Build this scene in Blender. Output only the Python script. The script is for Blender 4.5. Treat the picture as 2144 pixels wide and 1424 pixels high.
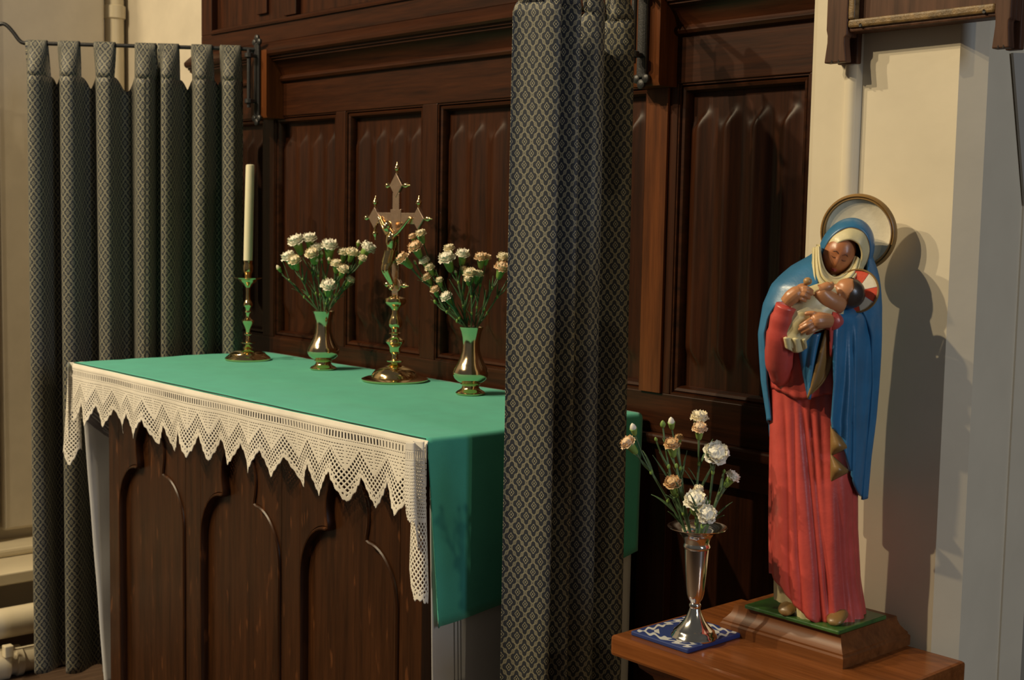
import bpy, bmesh, math, random
import numpy as np
from mathutils import Vector, Matrix, noise
for o in list(bpy.data.objects): bpy.data.objects.remove(o)
scene = bpy.context.scene
COL = scene.collection
rnd = random.Random(7)
PI = math.pi

# ------------------------------------------------------------------ camera
YAW, PIT, ROL = math.radians(47.92), math.radians(5.18), math.radians(1.097)
FPX, CX, CY = 2780.0, 1072.0, 712.0
CAM = Vector((0, 0, 1.445))
FWD = Vector((-math.sin(YAW)*math.cos(PIT), math.cos(YAW)*math.cos(PIT), -math.sin(PIT)))
_r = Vector((math.cos(YAW), math.sin(YAW), 0)); _u = _r.cross(FWD)
RGT = _r*math.cos(ROL) + _u*math.sin(ROL)
UPV = _u*math.cos(ROL) - _r*math.sin(ROL)
cd = bpy.data.cameras.new('camera'); cam = bpy.data.objects.new('camera', cd); COL.objects.link(cam)
m = Matrix((RGT, UPV, -FWD)).transposed().to_4x4(); m.translation = CAM
cam.matrix_world = m
cd.sensor_width = 36; cd.lens = 36*FPX/2144; cd.clip_start = 0.05
cd.dof.use_dof = True; cd.dof.focus_distance = 2.5; cd.dof.aperture_fstop = 9.0
scene.camera = cam

# ------------------------------------------------------------------ world, lamps, exposure
w = bpy.data.worlds.new('world'); scene.world = w; w.use_nodes = True
w.node_tree.nodes['Background'].inputs[0].default_value = (0.95, 0.88, 0.76, 1)
w.node_tree.nodes['Background'].inputs[1].default_value = 0.055
def spot(name, loc, target, energy, color, size, blend=0.6, angle=70):
    d = bpy.data.lights.new(name, 'SPOT'); d.energy = energy; d.color = color; d.shadow_soft_size = size
    d.spot_size = math.radians(angle); d.spot_blend = blend
    o = bpy.data.objects.new(name, d); COL.objects.link(o); o.location = loc
    o.rotation_euler = (Vector(target)-Vector(loc)).to_track_quat('-Z', 'Y').to_euler(); return o
def area(name, loc, target, energy, color, sx, sy):
    d = bpy.data.lights.new(name, 'AREA'); d.energy = energy; d.color = color; d.shape = 'RECTANGLE'; d.size = sx; d.size_y = sy
    o = bpy.data.objects.new(name, d); COL.objects.link(o); o.location = loc
    o.rotation_euler = (Vector(target)-Vector(loc)).to_track_quat('-Z', 'Y').to_euler(); return o
WARM = (1.0, 0.81, 0.52)
spot('nave_spot_lamp', (-5.10, -1.7, 5.0), (-2.4, 2.0, 1.0), 480, WARM, 0.045)
spot('nave_spot_lamp', (-4.00, -2.5, 5.3), (-2.4, 2.0, 1.0), 560, WARM, 0.045)
spot('nave_spot_lamp', (-3.25, -3.0, 5.2), (-2.6, 2.0, 1.0), 480, WARM, 0.045)
spot('aisle_spot_lamp', (5.0, 0.6, 3.8), (-3.0, 2.0, 1.0), 130, WARM, 0.06)
area('aisle_window_light', (4.6, 1.30, 2.4), (-2.0, 1.8, 1.0), 56, (0.64, 0.78, 1.0), 0.7, 1.7)
scene.view_settings.view_transform = 'Standard'; scene.view_settings.look = 'None'
scene.view_settings.gamma = 1.0; scene.view_settings.use_curve_mapping = False
scene.view_settings.exposure = 0.22

# ------------------------------------------------------------------ photo geometry helpers (real depth always given)
def ray(px, py): return FWD + RGT*((px-CX)/FPX) - UPV*((py-CY)/FPX)
def onx(px, py, x): d = ray(px, py); return CAM + d*((x-CAM.x)/d.x)
def ony(px, py, y): d = ray(px, py); return CAM + d*((y-CAM.y)/d.y)
def onz(px, py, z): d = ray(px, py); return CAM + d*((z-CAM.z)/d.z)
RH = Vector((math.cos(YAW), math.sin(YAW), 0)); TH = Vector((math.sin(YAW), -math.cos(YAW), 0))
def onv(px, py, anchor, b):
    """point of the upright plane through anchor that faces the viewer's side of the room, b metres in front of it"""
    d = ray(px, py); return CAM + d*(((anchor-CAM).dot(TH)+b)/d.dot(TH))

# ------------------------------------------------------------------ materials
def newmat(name):
    mt = bpy.data.materials.new(name); mt.use_nodes = True
    nt = mt.node_tree; return mt, nt, nt.nodes['Principled BSDF']
def N(nt, typ, **kw):
    n = nt.nodes.new(typ)
    for k, v in kw.items(): setattr(n, k, v)
    return n
def mth(nt, op, a, b=None, c=None):
    n = nt.nodes.new('ShaderNodeMath'); n.operation = op
    for i, v in enumerate((a, b, c)):
        if v is None: continue
        if isinstance(v, (int, float)): n.inputs[i].default_value = v
        else: nt.links.new(v, n.inputs[i])
    return n.outputs[0]
def mapped(nt, scale, coord='Object', rot=(0, 0, 0)):
    tc = N(nt, 'ShaderNodeTexCoord'); mp = N(nt, 'ShaderNodeMapping')
    mp.inputs['Scale'].default_value = scale; mp.inputs['Rotation'].default_value = rot
    nt.links.new(tc.outputs[coord], mp.inputs[0]); return mp.outputs[0]
def ntex(nt, vec, scale, detail=3, rough=0.55):
    n = N(nt, 'ShaderNodeTexNoise'); n.inputs['Scale'].default_value = scale; n.inputs['Detail'].default_value = detail
    n.inputs['Roughness'].default_value = rough; nt.links.new(vec, n.inputs['Vector']); return n.outputs['Fac']
def ramp(nt, fac, stops):
    r = N(nt, 'ShaderNodeValToRGB'); e = r.color_ramp.elements
    while len(e) < len(stops): e.new(0.5)
    for i, (p, c) in enumerate(stops): e[i].position = p; e[i].color = (*c, 1)
    nt.links.new(fac, r.inputs[0]); return r.outputs[0]
def bump(nt, b, h, strength, dist=0.002):
    n = N(nt, 'ShaderNodeBump'); n.inputs['Strength'].default_value = strength; n.inputs['Distance'].default_value = dist
    nt.links.new(h, n.inputs['Height']); nt.links.new(n.outputs[0], b.inputs['Normal'])
def mixc(nt, fac, a, b):
    n = N(nt, 'ShaderNodeMix', data_type='RGBA')
    if isinstance(fac, (int, float)): n.inputs[0].default_value = fac
    else: nt.links.new(fac, n.inputs[0])
    for k, v in ((6, a), (7, b)):
        if isinstance(v, tuple): n.inputs[k].default_value = (*v, 1)
        else: nt.links.new(v, n.inputs[k])
    return n.outputs[2]
def wood(name, dark, light, grain='z', rough=0.38, fleck=0.0):
    mt, nt, b = newmat(name)
    s = {'z': (26, 26, 1.6), 'x': (1.6, 26, 26), 'y': (26, 1.6, 26)}[grain]
    v = mapped(nt, s)
    f = ntex(nt, v, 1.6, 5, 0.65)
    v2 = mapped(nt, tuple(q*4 for q in s)); f2 = ntex(nt, v2, 1.5, 3)
    f3 = mth(nt, 'ADD', mth(nt, 'MULTIPLY', f, 0.7), mth(nt, 'MULTIPLY', f2, 0.3))
    c = ramp(nt, f3, [(0.32, dark), (0.68, light)])
    if fleck:
        sc = {'z': (60, 60, 14), 'x': (14, 60, 60), 'y': (60, 14, 60)}[grain]
        fl = ntex(nt, mapped(nt, sc, rot=(0.25, 0.3, 0.2)), 0.8, 2)
        fl = ramp(nt, fl, [(0.64, (0, 0, 0)), (0.72, (fleck,)*3)])
        c = mixc(nt, fl, c, tuple(min(1, q*2.6) for q in light))
    nt.links.new(c, b.inputs['Base Color']); b.inputs['Roughness'].default_value = rough; b.inputs['Specular IOR Level'].default_value = 0.24
    bump(nt, b, f3, 0.25, 0.001); return mt
def paint(name, col, rough=0.6, var=0.06, bumps=0.15, scale=9):
    mt, nt, b = newmat(name); v = mapped(nt, (1, 1, 1)); f = ntex(nt, v, scale, 4)
    lo = tuple(q*(1-var) for q in col); hi = tuple(min(1, q*(1+var)) for q in col)
    nt.links.new(ramp(nt, f, [(0.3, lo), (0.7, hi)]), b.inputs['Base Color']); b.inputs['Roughness'].default_value = rough
    if bumps: bump(nt, b, ntex(nt, v, scale*6, 3), bumps, 0.002)
    return mt
def metal(name, col, rough=0.15):
    mt, nt, b = newmat(name); b.inputs['Base Color'].default_value = (*col, 1); b.inputs['Metallic'].default_value = 1
    f = ntex(nt, mapped(nt, (1, 1, 1)), 60, 2)
    nt.links.new(ramp(nt, f, [(0.3, (rough*0.8,)*3), (0.7, (rough*1.3,)*3)]), b.inputs['Roughness']); return mt
def cloth(name, col, scale=700, rough=0.9, var=0.1):
    mt, nt, b = newmat(name); v = mapped(nt, (1, 1, 1))
    f = ntex(nt, v, 14, 3); g = ntex(nt, v, scale, 2)
    mixf = mth(nt, 'ADD', mth(nt, 'MULTIPLY', f, 0.5), mth(nt, 'MULTIPLY', g, 0.5))
    nt.links.new(ramp(nt, mixf, [(0.3, tuple(q*(1-var) for q in col)), (0.7, tuple(min(1, q*(1+var)) for q in col))]), b.inputs['Base Color'])
    b.inputs['Roughness'].default_value = rough; b.inputs['Sheen Weight'].default_value = 0.15
    bump(nt, b, g, 0.3, 0.0006); return mt
def damask(name, ground, thread, w=0.031, h=0.045):
    mt, nt, b = newmat(name)
    tc = N(nt, 'ShaderNodeTexCoord'); sp = N(nt, 'ShaderNodeSeparateXYZ'); nt.links.new(tc.outputs['UV'], sp.inputs[0])
    u = mth(nt, 'DIVIDE', sp.outputs[0], w); v = mth(nt, 'DIVIDE', sp.outputs[1], h)
    s = mth(nt, 'ADD', u, v); t = mth(nt, 'SUBTRACT', u, v)
    fs = mth(nt, 'SUBTRACT', mth(nt, 'FRACT', s), 0.5); ft = mth(nt, 'SUBTRACT', mth(nt, 'FRACT', t), 0.5)
    wv = lambda q: mth(nt, 'MULTIPLY', mth(nt, 'COSINE', mth(nt, 'MULTIPLY', q, 4*PI)), 0.052)
    es = mth(nt, 'ADD', mth(nt, 'ABSOLUTE', fs), wv(ft)); et = mth(nt, 'ADD', mth(nt, 'ABSOLUTE', ft), wv(fs))
    e = mth(nt, 'MAXIMUM', es, et)
    band = lambda q, c, hw: mth(nt, 'COMPARE', q, c, hw)
    lattice = mth(nt, 'ADD', band(e, 0.432, 0.023), band(e, 0.505, 0.021))
    r = mth(nt, 'SQRT', mth(nt, 'ADD', mth(nt, 'POWER', mth(nt, 'ABSOLUTE', fs), 2.0), mth(nt, 'POWER', mth(nt, 'ABSOLUTE', ft), 2.0)))
    a = mth(nt, 'ARCTAN2', ft, fs)
    pet = mth(nt, 'ADD', r, mth(nt, 'MULTIPLY', mth(nt, 'COSINE', mth(nt, 'MULTIPLY', a, 4.0)), 0.035))
    flower = mth(nt, 'ADD', band(pet, 0.185, 0.028), mth(nt, 'LESS_THAN', r, 0.062))
    msk = mth(nt, 'MINIMUM', mth(nt, 'ADD', lattice, flower), 1.0)
    cn = ntex(nt, mapped(nt, (1, 1, 1), 'UV'), 900, 2)
    msk = mth(nt, 'MULTIPLY', msk, mth(nt, 'ADD', mth(nt, 'MULTIPLY', cn, 0.7), 0.6))
    nt.links.new(mixc(nt, msk, ground, thread), b.inputs['Base Color'])
    b.inputs['Roughness'].default_value = 0.62; b.inputs['Sheen Weight'].default_value = 0.1
    bump(nt, b, msk, 0.3, 0.0006); return mt

OAK_D, OAK_L = (0.0125, 0.0034, 0.0011), (0.054, 0.0150, 0.0043)
M = {}
M['oak_v'] = wood('dark_oak_upright', OAK_D, OAK_L, 'z', 0.42)
M['oak_h'] = wood('dark_oak_level', OAK_D, OAK_L, 'x', 0.40)
M['altar_oak'] = wood('altar_oak', (0.016, 0.0060, 0.0021), (0.060, 0.0215, 0.0073), 'z', 0.34, 0.5)
M['table_wood'] = wood('polished_table_wood', (0.115, 0.036, 0.0095), (0.26, 0.086, 0.023), 'x', 0.22)
M['plinth_wood'] = wood('plinth_wood', (0.085, 0.028, 0.008), (0.20, 0.070, 0.020), 'x', 0.38)
M['frame_oak'] = wood('frame_oak', (0.035, 0.016, 0.009), (0.13, 0.06, 0.035), 'z', 0.5)
M['plaster'] = paint('cream_plaster', (0.55, 0.49, 0.39), 0.6)
M['pier_paint'] = paint('ivory_gloss_paint', (0.68, 0.61, 0.47), 0.42, 0.04, 0.12)
M['floor'] = wood('dark_floor_boards', (0.05, 0.03, 0.02), (0.12, 0.075, 0.05), 'y', 0.5)
M['pipe'] = paint('cream_pipe_paint', (0.66, 0.58, 0.42), 0.35, 0.05, 0.1)
M['iron'] = paint('black_iron', (0.018, 0.018, 0.02), 0.45, 0.2, 0.3, 40)
M['brass'] = metal('polished_brass', (0.88, 0.66, 0.34), 0.11)
M['brass_pink'] = metal('brushed_brass', (0.74, 0.56, 0.44), 0.24)
M['silver'] = metal('polished_silver', (0.86, 0.83, 0.78), 0.10)
M['candle'] = paint('ivory_wax', (0.84, 0.78, 0.58), 0.45, 0.02, 0.0)
M['candle'].node_tree.nodes['Principled BSDF'].inputs['Subsurface Weight'].default_value = 0.25
M['candle'].node_tree.nodes['Principled BSDF'].inputs['Subsurface Radius'].default_value = (0.01, 0.006, 0.003)
M['wick'] = paint('charred_wick', (0.02, 0.018, 0.015), 0.9)
M['green_cloth'] = cloth('green_altar_cloth', (0.078, 0.48, 0.36), 600)
M['dark_edge'] = cloth('dark_green_edge', (0.012, 0.05, 0.04), 600)
M['linen'] = cloth('white_linen', (0.62, 0.62, 0.63), 900, var=0.05)
M['lace'] = cloth('cream_crochet_lace', (0.78, 0.74, 0.66), 1400, var=0.12)
M['thread'] = paint('drawn_thread_line', (0.20, 0.20, 0.20), 0.9)  # grey for the stitch lines on the linen
M['curtain'] = damask('blue_damask', (0.020, 0.025, 0.036), (0.34, 0.315, 0.21))
M['stem'] = paint('carnation_stem_green', (0.075, 0.14, 0.06), 0.55, 0.25, 0, 60)
M['calyx'] = paint('calyx_green', (0.20, 0.33, 0.07), 0.5, 0.25, 0, 60)
M['white_petal'] = paint('white_petal', (0.90, 0.87, 0.76), 0.6, 0.05, 0, 80)
M['cream_petal'] = paint('cream_petal', (0.86, 0.78, 0.58), 0.6, 0.08, 0, 80)
M['peach_petal'] = paint('peach_petal', (0.82, 0.62, 0.42), 0.6, 0.12, 0, 90)
M['brown_petal'] = paint('withered_petal', (0.66, 0.44, 0.23), 0.7, 0.25, 0, 90)
def polychrome(name, col, rough=0.38, var=0.14):
    mt = paint(name, col, rough, var, 0.18, 22); b = mt.node_tree.nodes['Principled BSDF']; b.inputs['Coat Weight'].default_value = 0.25
    b.inputs['Coat Roughness'].default_value = 0.25; return mt
M['robe_red'] = polychrome('painted_red', (0.56, 0.080, 0.065))
M['mantle_blue'] = polychrome('painted_blue', (0.034, 0.165, 0.335))
M['gold_paint'] = polychrome('dull_gold_paint', (0.24, 0.135, 0.04), 0.42)
M['cream_paint'] = polychrome('painted_cream', (0.68, 0.60, 0.34), 0.5, 0.08)
M['skin'] = polychrome('painted_skin', (0.52, 0.23, 0.10), 0.4, 0.08)
M['face_skin'] = polychrome('painted_face', (0.42, 0.155, 0.062), 0.4, 0.08)
M['lip'] = polychrome('painted_lips', (0.33, 0.05, 0.035), 0.4, 0.05)
M['brow'] = polychrome('painted_brow', (0.10, 0.035, 0.018), 0.5, 0.05)
M['hair'] = polychrome('painted_dark_hair', (0.045, 0.033, 0.026), 0.3, 0.2)
M['halo_cream'] = polychrome('halo_cream', (0.82, 0.73, 0.55), 0.5, 0.08)
M['halo_red'] = polychrome('halo_red', (0.62, 0.07, 0.03), 0.4, 0.05)
M['halo_white'] = polychrome('halo_white', (0.74, 0.68, 0.55), 0.4, 0.05)
M['base_green'] = polychrome('painted_base_green', (0.035, 0.11, 0.022), 0.4, 0.5)
M['gilt'] = paint('worn_gilt', (0.17, 0.105, 0.04), 0.45, 0.6, 0.3, 70)
M['notice'] = paint('grey_card', (0.36, 0.34, 0.30), 0.8, 0.04, 0)
M['shade_wood'] = wood('shade_dark_wood', (0.01, 0.007, 0.006), (0.03, 0.02, 0.016), 'z', 0.6)  # near-black colour that stands in for shade

# ------------------------------------------------------------------ mesh collector
class MB:
    def __init__(s): s.v = []; s.f = []; s.uv = None
    def add(s, vs, fs):
        o = len(s.v); s.v += [Vector(q) for q in vs]; s.f += [tuple(i+o for i in q) for q in fs]; return s
    def box(s, a, b):
        x0, y0, z0 = a; x1, y1, z1 = b
        return s.add([(x0,y0,z0),(x1,y0,z0),(x1,y1,z0),(x0,y1,z0),(x0,y0,z1),(x1,y0,z1),(x1,y1,z1),(x0,y1,z1)],
                     [(0,3,2,1),(4,5,6,7),(0,1,5,4),(1,2,6,5),(2,3,7,6),(3,0,4,7)])
    def grid(s, rows, closed_u=False, flip=False):
        nv = len(rows); nu = len(rows[0]); fs = []
        for j in range(nv-1):
            for i in range(nu if closed_u else nu-1):
                k = (i+1) % nu; q = (j*nu+i, j*nu+k, (j+1)*nu+k, (j+1)*nu+i); fs.append(q[::-1] if flip else q)
        return s.add([p for r in rows for p in r], fs)
    def loft(s, rings, cap0=True, cap1=True, flip=False):
        o = len(s.v); n = len(rings[0]); s.grid(rings, True, flip); L = len(rings)
        if cap0: s.f.append(tuple(range(o, o+n)) if flip else tuple(reversed(range(o, o+n))))
        if cap1:
            t = tuple(range(o+(L-1)*n, o+L*n)); s.f.append(tuple(reversed(t)) if flip else t)
        return s
    def lathe(s, origin, prof, n=32, cap0=True, cap1=True, axis=None):
        o = Vector(origin); Z = Vector(axis).normalized() if axis is not None else Vector((0,0,1))
        X = Z.orthogonal().normalized() if axis is not None else Vector((1,0,0)); Y = Z.cross(X)
        return s.loft([[o + X*(r*math.cos(2*PI*i/n)) + Y*(r*math.sin(2*PI*i/n)) + Z*h for i in range(n)] for r, h in prof], cap0, cap1)
    def tube(s, pts, rad, n=10, cap=True, flat=None):
        pts = [Vector(p) for p in pts]
        if isinstance(rad, (int, float)): rad = [rad]*len(pts)
        rings = []; ref = None
        for i, p in enumerate(pts):
            t = (pts[min(i+1, len(pts)-1)]-pts[max(i-1, 0)]).normalized()
            if ref is None: ref = t.orthogonal().normalized()
            ref = (ref - t*ref.dot(t)); ref = ref.normalized() if ref.length > 1e-6 else t.orthogonal().normalized()
            bn = t.cross(ref); r = rad[i]
            rings.append([p + ref*(r*math.cos(2*PI*k/n)) + bn*(r*math.sin(2*PI*k/n)) for k in range(n)])
        return s.loft(rings, cap, cap)
    def ell(s, c, ax, ay, az, X=None, Y=None, Z=None, nu=20, nv=12, fn=None):
        c = Vector(c); X = X or Vector((1,0,0)); Y = Y or Vector((0,1,0)); Z = Z or Vector((0,0,1)); rings = []
        for j in range(nv+1):
            ph = -PI/2 + PI*j/nv; cr = max(math.cos(ph), 1e-3); row = []
            for i in range(nu):
                th = 2*PI*i/nu; d = Vector((cr*math.cos(th), cr*math.sin(th), math.sin(ph))); q = fn(d) if fn else 1.0
                row.append(c + X*(ax*d.x*q) + Y*(ay*d.y*q) + Z*(az*d.z*q))
            rings.append(row)
        return s.loft(rings)
    def extrude_poly(s, pts2, fn, d0, d1):
        """pts2 outline, fn(u, v, d) -> point"""
        n = len(pts2)
        return s.add([fn(u, v, d0) for u, v in pts2]+[fn(u, v, d1) for u, v in pts2],
                     [tuple(range(n)), tuple(reversed(range(n, 2*n)))] + [(i, i+n, (i+1) % n+n, (i+1) % n) for i in range(n)])
    def build(s, name, mat, parent=None, origin=None, smooth=True, bev=0, solid=0, sub=0, angle=40, fix=True):
        me = bpy.data.meshes.new(name)
        if origin is None:
            origin = (parent.matrix_world.translation if parent is None else WLOC[parent.name]) if parent else None
        if origin is None:
            xs = [q.x for q in s.v]; ys = [q.y for q in s.v]; zs = [q.z for q in s.v]
            origin = Vector(((min(xs)+max(xs))/2, (min(ys)+max(ys))/2, min(zs)))
        origin = Vector(origin)
        me.from_pydata([tuple(q-origin) for q in s.v], [], s.f)
        if s.uv:
            ul = me.uv_layers.new(name='UVMap')
            for lp in me.loops: ul.data[lp.index].uv = s.uv[lp.vertex_index]
        if fix:
            b = bmesh.new(); b.from_mesh(me); bmesh.ops.recalc_face_normals(b, faces=b.faces); b.to_mesh(me); b.free()
        me.materials.append(M[mat] if isinstance(mat, str) else mat)
        o = bpy.data.objects.new(name, me); COL.objects.link(o)
        if smooth:
            for p in me.polygons: p.use_smooth = True
            if angle < 180: 
                try: me.set_sharp_from_angle(angle=math.radians(angle))
                except Exception: pass
        if parent:
            o.parent = parent; o.location = origin - WLOC[parent.name]
        else: o.location = origin
        WLOC[o.name] = origin
        if bev:
            bm_ = o.modifiers.new('bevel', 'BEVEL'); bm_.width = bev; bm_.segments = 2; bm_.limit_method = 'ANGLE'
        if solid:
            sm = o.modifiers.new('thickness', 'SOLIDIFY'); sm.thickness = solid; sm.offset = 0
        if sub:
            sb = o.modifiers.new('smooth', 'SUBSURF'); sb.levels = sub; sb.render_levels = sub
        return o
WLOC = {}
def thing(name, loc, label, cat, group=None, kind=None):
    o = bpy.data.objects.new(name, None); COL.objects.link(o); o.location = loc; o.empty_display_size = 0.05
    WLOC[o.name] = Vector(loc); return tag(o, label, cat, group, kind)
def tag(o, label=None, cat=None, group=None, kind=None):
    if label: o['label'] = label
    if cat: o['category'] = cat
    if group: o['group'] = group
    if kind: o['kind'] = kind
    return o
def sstep(a, b, x):
    t = min(1, max(0, (x-a)/(b-a))); return t*t*(3-2*t)
def interp(tab, x):
    if x <= tab[0][0]: return tab[0][1:]
    for p, q in zip(tab, tab[1:]):
        if x <= q[0]:
            t = (x-p[0])/(q[0]-p[0]); return tuple(a+(b-a)*t for a, b in zip(p[1:], q[1:]))
    return tab[-1][1:]
def catmull(pts, per=6):
    pts = [Vector(p) for p in pts]; out = []
    for i in range(len(pts)-1):
        p0, p1, p2, p3 = pts[max(i-1, 0)], pts[i], pts[i+1], pts[min(i+2, len(pts)-1)]
        for k in range(per):
            t = k/per
            out.append(0.5*((2*p1)+(p2-p0)*t+(2*p0-5*p1+4*p2-p3)*t*t+(3*p1-p0-3*p2+p3)*t**3))
    return out+[pts[-1]]

# ------------------------------------------------------------------ the setting
FLOOR = -0.15
W = 2.32                                    # face of the panelling
fl = MB().box((-6, -5, FLOOR-0.1), (3.5, 4.2, FLOOR)).build('floor', 'floor', smooth=False); tag(fl, 'dark boarded floor under the curtain and pipes', 'floor', kind='structure')
wl = MB().box((-5.1, -5, FLOOR), (-4.965, 2.5, 3.6)).build('wall_left', 'plaster', smooth=False); tag(wl, 'cream plaster wall beyond the left curtain', 'wall', kind='structure')
wb = MB().box((-5.1, 2.40, FLOOR), (-1.415, 2.55, 3.6)).build('wall_back', 'plaster', smooth=False); tag(wb, 'cream plaster wall behind the oak panelling', 'wall', kind='structure')
# pier: one plan outline pulled up
plan = [(-1.412, 2.40), (-1.412, 1.975), (-1.393, 1.958), (-1.330, 1.956)]
for k in range(9):
    a = PI*k/8; plan.append((-1.3175-0.0125*math.cos(a), 1.957-0.010*math.sin(a)))
plan += [(-1.303, 1.966), (-1.123, 1.964), (-1.090, 1.995), (-1.088, 2.125), (-1.085, 2.1255), (-1.083, 2.20), (-1.2, 2.24), (-1.2, 2.40)]
b = MB(); b.loft([[(x, y, FLOOR) for x, y in plan], [(x, y, 3.6) for x, y in plan]])
pier = b.build('wall_right', 'pier_paint', angle=25); tag(pier, 'ivory painted pier with roll moulding behind the statue', 'wall', kind='structure')
db = MB().box((-1.2, 3.2, FLOOR), (1.5, 3.25, 3.6)).build('wall_passage', 'shade_wood', smooth=False); tag(db, 'dark sheet standing in for the unlit passage past the pier', 'wall', kind='structure')  # gloom of the passage is put into the wall's dark colour

# oak panelling
pan = thing('wall_panelling', (-2.9, W, FLOOR), 'dark oak linenfold panelling behind the altar', 'panelling', kind='structure')
def pbox(name, a, bb, mat='oak_v', bev=0.002): return MB().box(a, bb).build(name, mat, pan, smooth=False, bev=bev)
ZB, ZT = 1.049, 1.760                        # bottom and top of the folded panels
bays = [(-4.10, -3.800), (-3.735, -3.385), (-3.335, -2.960), (-2.895, -2.515), (-2.460, -2.111), (-2.022, -1.665)]
pbox('backing', (-4.17, 2.362, FLOOR), (-1.415, 2.398, 3.4), bev=0)
edges = [-4.17] + [q for bay in bays for q in bay] + [-1.415]
for i in range(0, len(edges), 2):
    x0, x1 = edges[i], edges[i+1]
    pbox('stile', (x0, W, ZB-0.0005), (x1, 2.36, ZT+0.0005))
pbox('frieze_rail', (-4.17, W-0.001, ZT), (-1.415, 2.36, 1.872), 'oak_h')
pbox('bottom_rail', (-4.17, W-0.001, 0.955), (-1.415, 2.36, ZB), 'oak_h')
pbox('ledge_moulding', (-4.17, W-0.022, 0.93), (-1.415, 2.36, 0.955), 'oak_h', 0.006)
pbox('base_rail', (-4.17, W, 0.86), (-1.415, 2.36, 0.93), 'oak_h')
pbox('plinth_board', (-4.17, W-0.004, FLOOR), (-1.415, 2.36, 0.05), 'oak_h')
for i in range(0, len(edges), 2):
    pbox('lower_stile', (edges[i], W, 0.05), (edges[i+1], 2.36, 0.86))
for x0, x1 in bays:
    pbox('lower_panel', (x0, 2.345, 0.05), (x1, 2.361, 0.86))
for x0, x1 in bays:
    # moulding round the recess
    for nm, a0, a1, prof in (('panel_moulding', 0, 0, 0),):
        mbx = MB()
        o4 = [(x0, ZB), (x1, ZB), (x1, ZT), (x0, ZT)]
        def inset(d): return [(x0+d, ZB+d), (x1-d, ZB+d), (x1-d, ZT-d), (x0+d, ZT-d)]
        steps = [(0, W+0.003), (0.004, W+0.003), (0.006, W+0.010), (0.010, W+0.006), (0.016, W+0.008), (0.020, W+0.016), (0.021, W+0.030)]
        mbx.loft([[(x, y, z) for x, z in inset(d)] for d, y in steps], False, False)
        mbx.build('panel_moulding', 'oak_h', pan, angle=25)
    xa, xb = x0+0.018, x1-0.018; za, zb = ZB+0.018, ZT-0.018; nu, nv = 96, 72; rows = []
    wd = xb-xa
    for j in range(nv+1):
        z = za+(zb-za)*j/nv; row = []
        for i in range(nu+1):
            t = i/nu; x = xa+wd*t
            # folded cloth: three napkin ridges with quirks, stopped by ogee ends
            k = (t*4.0+0.15) % 1.0
            rid = 0.011*(0.5-0.5*math.cos(2*PI*k))**0.8+0.003*math.exp(-((k-0.5)/0.10)**2)
            ph = t*4.0+0.15
            wave = 0.016*math.sin(2*PI*ph)+0.012*abs(math.sin(PI*ph))
            top = zb-0.055-wave; bot = za+0.062+wave
            g = sstep(top+0.012, top-0.012, z)*sstep(bot-0.012, bot+0.012, z)
            curl = 0
            row.append((x, W+0.030-rid*g-curl, z))
        rows.append(row)
    MB().grid(rows).build('linenfold_panel', 'oak_v', pan, angle=50)
# cornice profile (y, z), pulled along x
def pull(name, prof, x0, x1, mat='oak_h', cap=True, parent=None, angle=30):
    return MB().loft([[(x0, y, z) for y, z in prof], [(x1, y, z) for y, z in prof]], cap, cap).build(name, mat, parent or pan, angle=angle)
corn = [(2.36, 1.866), (2.316, 1.866), (2.308, 1.869), (2.304, 1.876), (2.308, 1.884), (2.314, 1.888), (2.309, 1.902), (2.300, 1.916), (2.288, 1.927), (2.280, 1.931),
        (2.280, 1.936), (2.273, 1.938), (2.273, 1.943), (2.265, 1.945), (2.259, 1.951), (2.258, 1.960), (2.263, 1.966), (2.290, 1.990), (2.300, 1.994), (2.36, 1.996)]
pull('cornice', corn, -4.215, -1.415)
UY = 2.300                                   # the upper stage stands a little proud
pbox('upper_rail', (-4.17, UY, 1.994), (-1.415, 2.36, 2.052), 'oak_h')
pull('upper_moulding', [(2.36, 2.050), (UY-0.006, 2.050), (UY-0.007, 2.055), (UY, 2.060), (UY+0.004, 2.066), (UY+0.018, 2.070), (2.36, 2.070)], -4.10, -1.415)
pbox('upper_stile', (-4.17, UY, 2.052), (-4.10, 2.36, 3.3))
for k, xs in enumerate((-3.62, -3.02, -2.42, -1.82)):
    pbox('upper_stile', (xs-0.035, UY+0.004, 2.07), (xs+0.035, 2.36, 3.3))
ux = [-4.10, -3.655, -3.585, -3.055, -2.985, -2.455, -2.385, -1.855, -1.785, -1.415]
for i in range(0, len(ux), 2):
    pbox('upper_panel', (ux[i], UY+0.022, 2.07), (ux[i+1], 2.361, 3.3))
for xx in (-3.80, -3.30):
    pbox('upper_muntin', (xx-0.03, UY+0.012, 2.092), (xx+0.03, 2.3615, 3.3))
# carved brackets that carry the rods
def corbel(x0, x1, name='corbel_block'):
    out = [(2.36, 1.752), (2.262, 1.752), (2.258, 1.760), (2.258, 1.964), (2.36, 1.964)]
    return pull(name, out, x0, x1, 'oak_lit')
M['oak_lit'] = wood('oak_lightened_as_lit', (0.05, 0.015, 0.0045), (0.15, 0.045, 0.012), 'z', 0.4)  # brighter copy of the oak, lamplight put into its colour
corbel(-3.772, -3.680); corbel(-2.119, -2.027)
pbox('lit_stile_facing', (-2.111, 2.312, 1.049), (-2.045, 2.3195, 1.752), 'oak_lit', 0.001)  # thin added facing, its paler colour makes the stile look lit

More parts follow.
